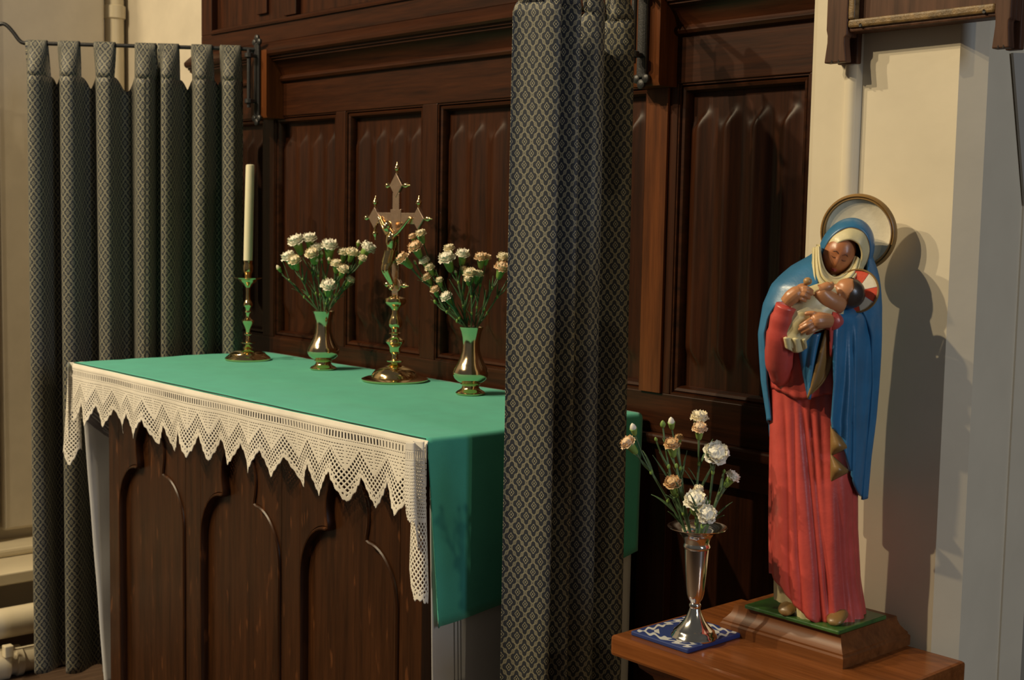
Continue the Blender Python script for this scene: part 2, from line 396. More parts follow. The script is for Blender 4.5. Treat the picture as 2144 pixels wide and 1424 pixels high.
# left wall details: sill, heating pipes, rising pipe
sill = MB().box((-4.97, 0.6, 0.125), (-4.585, 2.30, 0.168)).build('window_sill', 'pipe', smooth=False, bev=0.005)
tag(sill, 'cream sill board above the floor pipes at far left', 'sill', kind='structure')
MB().box((-4.97, 0.6, 0.168), (-4.80, 2.30, 0.20)).build('sill_upstand', 'pipe', sill, smooth=False, bev=0.01)
ap = MB()
for k, (y0, y1) in enumerate(((1.2, 1.70), (1.72, 1.86), (1.88, 2.30))): ap.box((-4.97, y0, 0.24), (-4.915+0.012*(k % 2), y1, 3.5))
ap.build('window_splay', 'plaster', sill, smooth=False, bev=0.012)
def heating_pipe(z, x, r, label, collar):
    t = thing('heating_pipe', (x, 1.5, z-r), label, 'pipe', 'cream heating pipes')
    mb = MB(); mb.tube([(x, 0.2, z), (x, 2.30, z)], r, 28); mb.build('pipe_run', 'pipe', t)
    if collar:
        mb = MB(); mb.tube([(x, 1.60, z), (x, 1.604, z), (x, 1.70, z), (x, 1.704, z)], [r, r+0.014, r+0.014, r], 28); mb.build('socket_collar', 'pipe', t)
        mb = MB(); mb.tube([(x, 1.725, z), (x, 1.729, z), (x, 1.75, z), (x, 1.754, z)], [r, r+0.009, r+0.009, r], 28); mb.build('socket_bead', 'pipe', t)
        mb = MB(); mb.box((x+0.045, 1.672, z+r-0.005), (x+0.075, 1.702, z+r+0.035)); mb.build('clamp_lug', 'pipe', t, smooth=False, bev=0.003)
        mb = MB(); mb.tube([(x+0.06, 1.70, z+r+0.016), (x+0.06, 1.80, z+r+0.016)], 0.004, 10); mb.build('clamp_bolt', 'pipe', t)
heating_pipe(0.028, -4.47, 0.052, 'upper cream heating pipe running under the sill', False)
heating_pipe(-0.105, -4.45, 0.045, 'lower cream heating pipe with a raised socket collar', True)
cpos = ony(240, 100, 2.355)
vp = thing('rising_pipe', (cpos.x, 2.355, FLOOR), 'cream painted pipe rising in the wall corner', 'pipe')
MB().lathe((cpos.x, 2.355, FLOOR), [(0.036, 0), (0.036, 3.4)], 28).build('pipe_run', 'pipe', vp)
MB().lathe((cpos.x, 2.355, 2.19), [(0.036, 0), (0.043, 0.004), (0.043, 0.05), (0.036, 0.054)], 28).build('pipe_collar', 'pipe', vp)

# ------------------------------------------------------------------ altar
AX0, AX1, AY0, AY1 = -3.633, -2.150, 1.700, 2.270
altar = thing('altar', (-2.9, 2.0, FLOOR), 'dark oak altar table with trefoil-headed panels under green cloth', 'altar')
def abox(name, a, bb, bev=0.002): return MB().box(a, bb).build(name, 'altar_oak', altar, smooth=False, bev=bev)
abox('tabletop', (-3.755, 1.668, 0.955), (-2.095, 2.290, 0.9925), 0.004)
abox('side_panel', (AX0, AY0+0.03, FLOOR), (AX0+0.03, AY1, 0.955)); abox('side_panel', (AX1-0.03, AY0+0.03, FLOOR), (AX1, AY1, 0.955))
abox('back_panel', (AX0+0.03, AY1-0.02, FLOOR), (AX1-0.03, AY1, 0.955))
abays = [(-3.565, -3.172), (-3.090, -2.698), (-2.616, -2.228)]
ae = [AX0] + [q for bq in abays for q in bq] + [AX1]
for i in range(0, len(ae), 2):
    abox('front_stile', (ae[i], AY0, 0.03), (ae[i+1], AY0+0.03, 0.954))
abox('front_plinth', (AX0-0.006, AY0-0.008, FLOOR), (AX1+0.006, AY0+0.03, 0.03), 0.006)
for x0, x1 in abays:
    abox('front_panel', (x0, AY0+0.015, 0.03), (x1, AY0+0.029, 0.954), 0)
    c = (x0+x1)/2; hw = (x1-x0)/2; left = []
    left.append((-hw, 0.03)); left.append((-hw, 0.55))
    for k in range(0, 13):
        a = PI/2*k/12; left.append((-hw+ (hw-0.086)*(1-math.cos(a)), 0.60+0.135*math.sin(a)))
    left.append((-0.081, 0.7365)); left.append((-0.0815, 0.742))
    for k in range(0, 13):
        t = k/12; left.append((-0.084*(1-t**2.2)-0.012*math.sin(PI*t), 0.750+0.165*t))
    out = left + [(-x, z) for x, z in reversed(left[:-1])]
    n = len(out)
    def rect(x, z, i):
        sg = -1 if i < len(left) else 1; k = i if i < len(left) else n-1-i
        if k < 15: return (sg*hw, z)
        if k < 17: return (sg*hw, z+0.001)
        t = (k-17)/(len(left)-18)
        if t < 0.6: return (sg*hw, 0.750+0.204*t/0.6)
        return (sg*hw*(1-t)/0.4, 0.954)
    def insetp(d):
        res = []
        for i, (x, z) in enumerate(out):
            p = Vector((out[max(i-1, 0)])); q = Vector((out[min(i+1, n-1)])); t = (q-p).normalized() if (q-p).length > 1e-9 else Vector((0, 1))
            res.append((x+t.y*d, z-t.x*d))
        return res
    rings = [[(c+rect(x, z, i)[0], AY0, rect(x, z, i)[1]) for i, (x, z) in enumerate(out)],
             [(c+x, AY0, z) for x, z in insetp(0.0)], [(c+x, AY0+0.004, z) for x, z in insetp(0.001)], [(c+x, AY0-0.003, z) for x, z in insetp(0.003)], [(c+x, AY0-0.006, z) for x, z in insetp(0.006)],
             [(c+x, AY0-0.005, z) for x, z in insetp(0.009)], [(c+x, AY0, z) for x, z in insetp(0.011)], [(c+x, AY0+0.008, z) for x, z in insetp(0.012)], [(c+x, AY0+0.018, z) for x, z in insetp(0.012)]]
    MB().grid(rings).build('tracery_head', 'altar_oak', altar, angle=25)
# green cloth
GX0, GX1, GY0, GY1, GZ = -3.768, -2.083, 1.660, 2.297, 0.9985
rows = []
ny = 54
def gz(x, y): return GZ + 0.0012*noise.noise(Vector((x*5, y*9, 0))) + 0.0008*noise.noise(Vector((x*17, y*23, 3)))
for j in range(ny+1):
    v = j/ny; y = GY0+(GY1-GY0)*v; row = []
    yb = y + (0.006*noise.noise(Vector((0, 0, 5)))) 
    prof = [(GX0-0.004, GZ-0.010), (GX0-0.002, GZ-0.003)]
    for i in range(61):
        x = GX0+(GX1-0.012-GX0)*i/60; yy = y + (0.010*noise.noise(Vector((x*4.0, 9, 0))) if j == ny else 0)
        row.append((x, yy, gz(x, y)))
    for k in range(1, 6):
        a = PI/2*k/5; row.append((GX1-0.012+0.012*math.sin(a), y, gz(GX1-0.012, y)-0.012*(1-math.cos(a))))
    zbot = 0.607+0.063*v**1.4
    for k in range(1, 19):
        s = k/18; z = GZ-0.012+(zbot-(GZ-0.012))*s
        yy = y + (0.030*s*(1-v)**2) ; xx = GX1 + 0.006*s*math.sin(v*9+1)+0.004*s*noise.noise(Vector((y*7, z*3, 1)))
        row.append((xx, yy, z))
    row = [(GX0-0.005, y, GZ-0.02), (GX0-0.003, y, GZ-0.006)] + row
    rows.append(row)
front = [(p[0], p[1]-0.003, p[2]-0.004) for p in rows[0]]
gc = MB().grid([front]+rows).build('green_altar_cloth', 'green_cloth', angle=60, solid=0.003)
MB().tube([(GX0+0.002+(GX1-0.010-GX0)*i/30, GY0-0.0035+0.0008*math.sin(i*1.7), GZ+0.0006) for i in range(31)], 0.0013, 6).build('cloth_edge_line', 'dark_edge', gc)  # dark line along the front edge of the green cloth
tag(gc, 'plain green cloth covering the altar top and hanging down its right end', 'altar cloth')
# white linen with crochet lace
lin = thing('linen_altar_cloth', (-2.9, 1.98, 0.9935), 'white linen altar cloth edged with a zigzag crochet lace border', 'altar cloth')
MB().box((-3.762, 1.664, 0.9928), (-2.089, 2.292, 0.9945)).build('top_sheet', 'linen', lin, smooth=False)
def drop(name, x, zb, f0, seed, flare, wv_):
    rows = []
    for j in range(33):
        z = 0.990+(zb-0.990)*j/32; s = j/32; row = []
        for i in range(49):
            v = i/48; y = f0 + 0.03*s + (2.285-f0-0.03*s)*v
            row.append((x+flare*s+wv_*s*math.sin(v*8+seed)+wv_*0.4*noise.noise(Vector((y*10, z*5, seed))), y, z))
        rows.append(row)
    return MB().grid(rows).build(name, 'linen', lin, solid=0.0015)
drop('right_drop', -2.097, FLOOR+0.05, 1.672, 1.3, 0.002, 0.003)
drop('left_drop', -3.765, 0.02, 1.672, 0.2, 0.085, 0.010)
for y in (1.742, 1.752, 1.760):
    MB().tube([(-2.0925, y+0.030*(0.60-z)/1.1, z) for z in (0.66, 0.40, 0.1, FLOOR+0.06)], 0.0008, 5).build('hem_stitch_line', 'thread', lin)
# lace: real holes in a fine grid
def lace_mesh(name, L, H, pos, zig=0.1, du=0.00165, dv=0.00165, phase=0.0, edge=None, plain=False):
    nu = int(L/du); nv = int(H/dv)
    U = (np.arange(nu)+0.5)*du; V = (np.arange(nv)+0.5)*dv
    uu, vv = np.meshgrid(U, V)
    tri = np.abs((((uu+phase)/zig) % 1.0)-0.5)*2           # 0 at tip, 1 at valley
    if plain: low = np.full_like(uu, H-0.004); up = np.full_like(uu, H*0.45)
    else: low = 0.172-0.062*tri; up = 0.100-0.050*tri
    if edge is not None: low = np.minimum(low, edge(uu))
    low = low + 0.0022*np.cos(uu/0.0075*2*PI*0.5)
    ok = vv < low
    hole = np.zeros_like(ok)
    hole |= (np.abs(vv-0.0155) < 0.0009) & (((uu/0.0066) % 1) < 0.45)
    hole |= (np.abs(vv-0.0265) < 0.0062) & (((uu/0.0115) % 1) < 0.36)
    hole |= (np.abs(vv-0.0375) < 0.0009) & (((uu/0.0066) % 1) < 0.45)
    dense = (vv > 0.043) & (vv < up-0.004)
    mid = np.abs((((uu+phase)/zig) % 1.0)-0.5) < 0.030
    hole |= dense & ~mid & (((vv/0.0066) % 1) < 0.28) & (((uu/0.0100+np.floor(vv/0.0066)*0.5) % 1) < 0.62)
    lat = (vv > up+0.004) & (vv < low-0.020)
    p = (uu+vv)/0.0132; q = (uu-vv)/0.0132
    hole |= lat & (np.abs((p % 1)-0.5) < 0.345) & (np.abs((q % 1)-0.5) < 0.345)
    bor = (vv > low-0.017) & (vv < low-0.008)
    hole |= bor & (((uu/0.0075) % 1) < 0.38) & (((vv-low)/0.0075 % 1) < 0.55)
    keep = ok & ~hole
    idx = -np.ones((nv+1, nu+1), int)
    js, is_ = np.nonzero(keep)
    need = np.zeros((nv+1, nu+1), bool)
    for a, c_ in ((0, 0), (0, 1), (1, 0), (1, 1)): need[js+a, is_+c_] = True
    idx[need] = np.arange(need.sum())
    jj, ii = np.nonzero(need)
    P = pos(ii*du, jj*dv)
    F = np.stack([idx[js, is_], idx[js, is_+1], idx[js+1, is_+1], idx[js+1, is_]], 1)
    me = bpy.data.meshes.new(name); org = np.array(WLOC[lin.name])
    me.vertices.add(len(P)); me.vertices.foreach_set('co', (P-org).astype(np.float32).ravel())
    me.loops.add(F.size); me.loops.foreach_set('vertex_index', F.astype(np.int32).ravel())
    me.polygons.add(len(F)); me.polygons.foreach_set('loop_start', (np.arange(len(F))*4).astype(np.int32)); me.polygons.foreach_set('loop_total', np.full(len(F), 4, np.int32))
    me.update(); me.validate(); me.polygons.foreach_set('use_smooth', np.ones(len(F), bool)); me.materials.append(M['lace'])
    o = bpy.data.objects.new(name, me); COL.objects.link(o); o.parent = lin; WLOC[o.name] = WLOC[lin.name]
    sm = o.modifiers.new('thickness', 'SOLIDIFY'); sm.thickness = 0.0012; sm.offset = 0
    return o
def front_pos(u, v):
    x = -3.770+u; k = v/0.17
    y = 1.6560 - 0.004*np.minimum(v/0.01, 1) - 0.010*k*np.sin(x*2*PI/0.31+0.6) - 0.008*k*k*np.sin(x*2*PI/0.115+1.0) + 0.004*k
    xo = 0.010*k*k*np.sin(x*2*PI/0.23+2.0)
    z = 0.9965 - v*(1-0.03*np.cos(x*9)) - 0.0035*np.sin(PI*(x+3.77)/1.68)**2*0.6
    return np.stack([x+xo, y, z], 1)
lace_mesh('lace_border', 1.690, 0.178, front_pos, phase=0.047)
def corner_pos(x0, y0, sx, amp, n, depth, flare):
    def f(u, v):
        k = np.clip(v/0.30, 0, 1); ph = u/0.20
        y = y0 + depth*ph - 0.004
        x = x0 + sx*(amp*(0.35+0.65*k)*np.sin(ph*2*PI*n) + flare*k + 0.006)
        yy = y + 0.012*k*np.cos(ph*2*PI*n+0.5)
        return np.stack([x, yy, 0.9965-v], 1)
    return f
zz_ = lambda u, p: np.abs(((u/p) % 1.0)-0.5)*2
lace_mesh('lace_corner', 0.26, 0.355, corner_pos(-2.092, 1.651, 1, 0.027, 1.25, -0.030, 0.004), phase=0.02, plain=True, edge=lambda u: 0.352-1.05*np.abs(u-0.05)-0.030*zz_(u, 0.052))
lace_mesh('lace_corner', 0.26, 0.320, corner_pos(-3.786, 1.652, -1, 0.028, 1.4, 0.050, 0.022), phase=0.07, plain=True, edge=lambda u: 0.318-0.85*np.abs(u-0.07)-0.030*zz_(u, 0.052))

# ------------------------------------------------------------------ curtains, rods
def curtain(P0, P1, ztop, zbot, centres, amp, name, label, tabs, rodz, seed, flat=1.9):
    P0 = Vector(P0); P1 = Vector(P1); ax = (P1-P0); L = ax.length; ax.normalize(); nm = Vector((ax.y, -ax.x))     # nm: towards the viewer
    if nm.dot(Vector((0.74, -0.67))) < 0: nm = -nm
    t = thing(name, (*( (P0+P1)/2), zbot), label, 'curtain', 'patterned altar curtains')
    cs = sorted(centres); nU = 260; nV = 90
    def off(s, k):       # k 0 top .. 1 bottom
        best = 0
        val = 0
        for a, b_ in zip([cs[0]-(cs[1]-cs[0])]+cs, cs+[cs[-1]+(cs[-1]-cs[-2])]):
            if a <= s <= b_:
                ph = (s-a)/(b_-a); val = math.cos(2*PI*ph); wd = b_-a
                val = math.tanh(flat*(val+0.30))/math.tanh(flat*1.30)*min(1, 0.5+wd*3.5)+0.10*val
                break
        return amp*val*(0.85+0.20*k) + 0.008*k*math.sin(s*13+seed) + 0.006*math.sin(s*31+seed*2+k*1.5)
    def plan_pt(s_, k):
        sh = 0.012*k*math.sin(s_*7+seed)*math.sin(PI*s_)
        return P0+ax*((s_+sh+0.006*math.sin(s_*25+seed)*math.sin(PI*s_))*L) + nm*off(s_, k)
    hw = tabs/L/2
    rows = []; uvs = []; ul = []; acc = 0
    for i in range(nU+1):
        if i: acc += (plan_pt(i/nU, 0.3)-plan_pt((i-1)/nU, 0.3)).length
        ul.append(acc)
    for j in range(nV+1):
        k = j/nV; row = []
        for i in range(nU+1):
            s = i/nU; p = plan_pt(s, k); d = min(abs(s-c) for c in cs)
            droop = 0.040*sstep(hw, hw+0.040, d)
            zz = ztop-droop*(1-k)**8 + (zbot-ztop)*k + 0.006*k*math.sin(s*9+seed)
            row.append((p.x, p.y, zz))
        rows.append(row); uvs += [(ul[i], row[i][2]) for i in range(nU+1)]
    mb = MB().grid(rows); mb.uv = uvs
    mb.build('curtain_cloth', 'curtain', t, angle=180, fix=False, solid=0.0016)
    for c in cs:        # loops over the rod: flat band up the front, over, down the back
        mb = MB(); rows = []; uv = []; nb = 9; H = rodz-ztop
        prof = [(1.0, 0, ztop-0.003), (0.9, 0.002, ztop+H*0.15), (0.6, 0.004, ztop+H*0.40), (0.2, 0.008, ztop+H*0.70), (0, 0.0115, rodz-0.010), (0, 0.0100, rodz+0.003), (0, 0.0050, rodz+0.0095), (0, -0.0050, rodz+0.0095), (0, -0.0100, rodz+0.003), (0, -0.012, rodz-0.012), (0.4, -0.010, ztop+H*0.5), (1.0, -0.004, ztop-0.003)]
        acc = 0
        for q, (wt, o_, z) in enumerate(prof):
            if q: acc += abs(z-prof[q-1][2])+abs(o_-prof[q-1][1])
            row = []
            for i in range(nb+1):
                e = (i/nb-0.5)*tabs; s = c+e/L; base = P0+ax*(c*L+e*0.94); cp_ = plan_pt(s, 0)
                pp = base.lerp(cp_, wt)+nm*(o_+(0.0006 if q == 0 else 0))
                row.append((pp.x, pp.y, z)); iu = min(nU, max(0, round(s*nU))); uv.append((ul[iu], ztop+acc))
            rows.append(row)
        mb.grid(rows); mb.uv = uv; mb.build('tab_loop', 'curtain', t, angle=180, fix=False, solid=0.0016)
    return t
LZ = 1.968
tipL = onz(50, 90, LZ); brL = onz(522, 103, LZ)
def sL(px): return (px-50)/(525-50)
curtain((tipL.x+0.006, tipL.y+0.01), (brL.x-0.012, brL.y-0.02), 1.868, -0.055, [sL(q) for q in (70, 141, 220, 311, 361, 436, 500)], 0.040,
        'altar_curtain', 'blue and cream patterned curtain hanging left of the altar', 0.069, LZ, 0.4)
rod = thing('curtain_rod', (brL.x, brL.y, LZ-0.2), 'black iron rod with a scrolled end carrying the left curtain', 'curtain rod', 'iron curtain rods')
dirL = (tipL-brL); dirL.z = 0; dirL.normalize()
c1 = tipL+dirL*0.006
scroll = [brL+Vector((0.0, 0.012, -0.022)), brL+Vector((0.0, 0.008, -0.006)), brL, brL.lerp(tipL, 0.5), brL.lerp(tipL, 0.95), tipL, onv(40, 84, tipL, 0), onv(28, 68, tipL, 0), onv(15, 54, tipL, 0), onv(4, 50, tipL, 0), onv(-10, 56, tipL, 0), onv(-16, 70, tipL, 0)]
MB().tube(catmull(scroll, 6), 0.0062, 12).build('rod_bar', 'iron', rod)
def rod_hardware(parent, x, y, ztop):
    """strap on the block with two eyes and a pin"""
    mb = MB(); mb.box((x-0.014, 2.2475, ztop-0.215), (x+0.014, 2.2575, ztop+0.02)); mb.build('wall_strap', 'iron', parent, smooth=False, bev=0.003)
    for z, s in ((ztop+0.022, 1), (ztop-0.217, -1)):
        mb = MB()
        for dx, dz, r in ((0, 0.012*s, 0.011), (-0.014, 0, 0.010), (0.014, 0, 0.010)):
            mb.lathe((x+dx, 2.2480, z+dz), [(r*0.6, -0.003), (r, 0), (r, 0.007), (r*0.6, 0.009)], 14, axis=(0, 1, 0))
        mb.build('trefoil_end', 'iron', parent)
    for z in (ztop-0.022, ztop-0.165):
        mb = MB(); mb.tube([(x, 2.25, z), (x, y+0.010, z)], 0.006, 10); mb.lathe((x, y, z-0.008), [(0.008, 0), (0.0135, 0.002), (0.0135, 0.014), (0.008, 0.016)], 16); mb.build('eye_arm', 'iron', parent)
    mb = MB(); mb.tube([(x, y, ztop-0.185), (x, y, ztop-0.004)], 0.0065, 12); mb.build('hinge_pin', 'iron', parent)
rod_hardware(rod, -3.726, 2.222, LZ)
RZ = 1.985
tipR = Vector((-1.905, 1.730, RZ)); brR = Vector((-2.073, 2.222, RZ))
rod2 = thing('curtain_rod', (brR.x, brR.y, RZ-0.2), 'black iron rod and bracket carrying the right curtain', 'curtain rod', 'iron curtain rods')
MB().tube([brR, tipR], 0.0062, 12).build('rod_bar', 'iron', rod2)
rod_hardware(rod2, -2.073, 2.222, RZ)
curtain((-1.922, 1.762), (-2.004, 2.100), 1.868, -0.055, [0.10, 0.31, 0.62, 0.93], 0.048,
        'altar_curtain', 'blue and cream patterned curtain hanging before the altar right end', 0.055, RZ, 2.1, 0.9)

# ------------------------------------------------------------------ altar ornaments
AT = GZ+0.0025
def px_prof(pairs, py_base, scale): return [(r*scale, (py_base-y)*scale) for y, r in pairs]
# candlestick, profile as (image height, radius)
cs_ = onz(519, 753, AT); d = (cs_-CAM).dot(FWD); s = d/FPX
can = thing('candlestick', (cs_.x, cs_.y, AT), 'tall turned brass candlestick at the left end of the altar', 'candlestick')
prof_base = [(757, 47), (754, 47.5), (751, 45), (748, 41), (745, 37), (743, 36), (741, 31), (739, 27), (737, 14), (735, 9)]
MB().lathe((cs_.x, cs_.y, AT), [(r*s, (757-y)*s) for y, r in prof_base], 40).build('foot', 'brass', can)
prof_stem = [(736, 8), (732, 10), (728, 6), (724, 5), (722, 15), (720.5, 15), (719, 5), (712, 4), (706, 4), (704, 8), (702, 8), (700, 4.5), (694, 5), (688, 7), (682, 10), (678, 12.5), (675, 13), (672, 8), (668, 4.5), (660, 4.5), (657, 7), (654, 5), (648, 6), (645, 9), (641, 10), (636, 8), (630, 4.5), (618, 4), (606, 4.5)]
MB().lathe((cs_.x, cs_.y, AT), [(r*s, (757-y)*s) for y, r in prof_stem], 28).build('stem', 'brass', can)
prof_pan = [(606, 5), (602, 8), (598, 11), (594, 17), (590, 19), (587, 28), (585.5, 29), (585, 28), (586, 18), (587, 6)]
MB().lathe((cs_.x, cs_.y, AT), [(r*s, (757-y)*s) for y, r in prof_pan], 36).build('drip_pan', 'brass', can)
prof_cup = [(588, 6), (582, 7), (578, 7), (574, 9.5), (568, 10.5), (560, 10), (556, 8.5), (552, 9.5), (550, 9.5), (550, 3)]
MB().lathe((cs_.x, cs_.y, AT), [(r*s, (757-y)*s) for y, r in prof_cup], 28).build('socket', 'brass', can)
ctop = AT+(757-550)*s+0.0006
cdl = thing('altar_candle', (cs_.x, cs_.y, ctop), 'tall ivory candle standing in the brass candlestick', 'candle')
lean = Vector((0.004, 0.005, 0)); hc = (550-352)*s
rings = []
for r, h in ((9.2, 0), (9.3, 0.25), (9.2, 0.6), (9.0, 0.97), (8.6, 0.994), (6.5, 1.0), (3.0, 0.994)):
    o_ = Vector((cs_.x, cs_.y, ctop))+lean*h+Vector((0, 0, hc*h)); rings.append([o_+Vector((r*s*math.cos(2*PI*i/24), r*s*math.sin(2*PI*i/24), 0)) for i in range(24)])
MB().loft(rings).build('wax_body', 'candle', cdl)
MB().tube([Vector((cs_.x, cs_.y, ctop+hc*0.99))+lean, Vector((cs_.x+0.001, cs_.y, ctop+hc+0.006))+lean], 0.0009, 6).build('wick', 'wick', cdl)
# vases
def altar_vase(px, py, ytop, label, scale_r):
    v = onz(px, py, AT); d = (v-CAM).dot(FWD); s = d/FPX; H = (py+6-ytop)
    t = thing('flower_vase', (v.x, v.y, AT), label, 'vase', 'brass altar vases')
    pr = [(0, 27), (0.02, 28), (0.045, 25), (0.07, 19), (0.10, 16), (0.135, 16), (0.15, 19), (0.165, 17), (0.19, 24), (0.23, 30), (0.28, 33), (0.33, 33.5), (0.39, 31), (0.46, 26), (0.54, 21), (0.64, 17), (0.74, 16), (0.84, 17), (0.93, 19.5), (0.985, 22.5), (1.0, 22.8), (0.995, 21), (0.93, 18), (0.84, 15.5), (0.6, 15.5), (0.3, 28)]
    k = scale_r
    MB().lathe((v.x, v.y, AT), [(r*k*s, f*H*s) for f, r in pr[:8]], 36, True, False).build('foot', 'brass', t)
    MB().lathe((v.x, v.y, AT), [(r*k*s, f*H*s) for f, r in pr[7:]], 44, False, True).build('bowl', 'brass_pink2', t)
    return Vector((v.x, v.y, AT+H*s*0.93)), s
M['brass_pink2'] = metal('vase_brass', (0.84, 0.66, 0.42), 0.12)
mouthL, sLv = altar_vase(677, 773, 657, 'brass vase of white carnations between candlestick and crucifix', 1.0)
mouthR, sRv = altar_vase(985, 825, 690, 'brass vase of peach and cream carnations right of the crucifix', 1.12)

# crucifix
cb = Vector((-2.889, 2.18, AT)); cz = lambda py: ony(828, py, 2.18).z
cr = thing('altar_crucifix', cb, 'brass crucifix with a turned stem on a domed foot', 'crucifix')
sc = 3.62/FPX
MB().lathe(cb, [(r*sc, h) for r, h in ((69, 0), (70, 0.002), (70, 0.005), (62, 0.009), (50, 0.011), (49, 0.014), (47, 0.020), (42, 0.028), (33, 0.036), (20, 0.042), (9, 0.046), (7, 0.05))], 56).build('domed_foot', 'brass', cr)
pp = [(774, 6), (770, 9), (765, 7), (760, 8), (757, 17), (755, 17.5), (752, 7), (746, 6.5), (741, 6.5), (738, 10), (735, 11.5), (728, 12), (722, 15), (718, 19), (715, 20.5), (711, 19), (707, 11), (704, 9), (700, 9), (698, 14), (697, 14), (695, 7.5), (688, 8), (684, 13), (680, 14.5), (673, 14.5), (664, 11), (657, 8), (649, 7.5), (643, 12), (637, 20), (634, 22), (629, 23), (624, 21), (620, 9), (617, 7)]
MB().lathe((cb.x, cb.y, 0), [(r*sc, cz(y)) for y, r in pp], 30).build('turned_stem', 'brass', cr)
def cpt(u, z, dd): return (cb.x+u, cb.y+dd, z)
def plate(name, outline, d0=-0.004, d1=0.004, mat='brass_pink'): return MB().extrude_poly(outline, cpt, d0, d1).build(name, mat, cr, smooth=False, bev=0.0012)
zc, zt, zr = 1.443, 1.531, 1.262
plate('upright', [(-0.013, 1.225), (0.013, 1.225), (0.015, zr+0.02), (0.015, zt-0.02), (-0.015, zt-0.02), (-0.015, zr+0.02)])
plate('crossbar', [(-0.085, zc-0.015), (0.085, zc-0.015), (0.085, zc+0.015), (-0.085, zc+0.015)], -0.0036, 0.0036)
plate('crossing_step', [(-0.024, zc-0.024), (0.024, zc-0.024), (0.024, zc+0.024), (-0.024, zc+0.024)], -0.0042, 0.0042)
def lozenge(u, z, a, bq): plate('lozenge_end', [(u-a, z), (u, z-bq), (u+a, z), (u, z+bq)], -0.0048, 0.0048)
lozenge(0, zt, 0.028, 0.034); lozenge(-0.097, zc, 0.027, 0.030); lozenge(0.097, zc, 0.027, 0.030)
plate('roundel', [(0.026*math.cos(2*PI*k/20), zr+0.020*math.sin(2*PI*k/20)) for k in range(20)], -0.0048, 0.0048)
fin = [(0.0035, -0.003), (0.0030, 0.004), (0.0055, 0.006), (0.0035, 0.008), (0.0075, 0.012), (0.0080, 0.016), (0.0055, 0.020), (0.0025, 0.025), (0.0020, 0.030), (0.0005, 0.033)]
def finial(u, z, du, dz): MB().lathe(cpt(u, z, 0), fin, 14, axis=(du, 0, dz)).build('finial', 'brass', cr)
finial(0, zt+0.031, 0, 1); finial(-0.026, zt, -1, 0); finial(0.026, zt, 1, 0)
for sx in (-1, 1):
    finial(sx*0.097, zc+0.028, 0, 1); finial(sx*0.122, zc, sx, 0); finial(sx*0.097, zc-0.028, 0, -1); finial(sx*0.024, zr, sx, 0)
# the figure on it: one skinned body
def cpv(u, z, dd): return Vector(cpt(u, z, dd))
body = MB(); fy = -0.016
body.tube(catmull([cpv(0.004, 1.405, fy-0.004), cpv(0.002, 1.396, fy-0.002), cpv(0, 1.378, fy-0.003), cpv(-0.002, 1.360, fy), cpv(-0.003, 1.347, fy)], 4), [0.005, 0.007, 0.010, 0.0125, 0.0145, 0.0150, 0.0150, 0.0145, 0.0135, 0.0125, 0.0115, 0.0110, 0.0110, 0.0115, 0.012, 0.0125, 0.0125], 14)
for sx in (-1, 1):
    body.tube(catmull([cpv(sx*0.008, 1.399, fy), cpv(sx*0.022, 1.402, fy), cpv(sx*0.042, 1.418, fy+0.002), cpv(sx*0.062, 1.438, fy+0.006), cpv(sx*0.070, 1.445, fy+0.008)], 3), [0.0070, 0.0072, 0.0068, 0.0062, 0.0056, 0.0052, 0.0052, 0.0050, 0.0046, 0.0042, 0.0045, 0.0055, 0.0045], 10)
    body.tube(catmull([cpv(sx*0.007-0.003, 1.345, fy), cpv(sx*0.008-0.008, 1.322, fy-0.007), cpv(sx*0.007-0.010, 1.304, fy-0.012), cpv(sx*0.005-0.006, 1.282, fy-0.003), cpv(sx*0.002, 1.262, fy+0.004), cpv(sx*0.003, 1.250, fy-0.004)], 3), [0.0105, 0.0105, 0.0100, 0.0094, 0.0088, 0.0084, 0.0082, 0.0078, 0.0074, 0.0070, 0.0062, 0.0056, 0.0050, 0.0048, 0.005, 0.004], 10)
body.ell(cpv(-0.010, 1.419, fy-0.010), 0.0095, 0.0105, 0.0130, nu=16, nv=10)
body.tube([cpv(0.002, 1.402, fy-0.002), cpv(-0.006, 1.414, fy-0.007)], 0.006, 10)
cp = body.build('corpus', 'brass', cr, angle=180)
rm = cp.modifiers.new('fuse', 'REMESH'); rm.mode = 'VOXEL'; rm.voxel_size = 0.0016; rm.use_smooth_shade = True
sm = cp.modifiers.new('ease', 'SMOOTH'); sm.factor = 0.5; sm.iterations = 3
mb = MB()
rings = []
for k in range(6):
    z = 1.356-0.032*k/5; rr = 0.0150+0.002*k/5
    rings.append([cpv(-0.003-0.004*k/5+rr*1.15*math.cos(2*PI*i/24), z+0.004*math.sin(2*PI*i/24*2+1)*k/5, fy-0.001*k+rr*math.sin(2*PI*i/24)*(1+0.08*math.cos(i*2.1))) for i in range(24)])
mb.loft(rings, True, True).build('loincloth', 'brass', cr)
mb = MB(); mb.ell(cpv(-0.008, 1.424, fy-0.007), 0.0110, 0.0110, 0.0120, nu=16, nv=10); mb.build('hair', 'brass', cr)

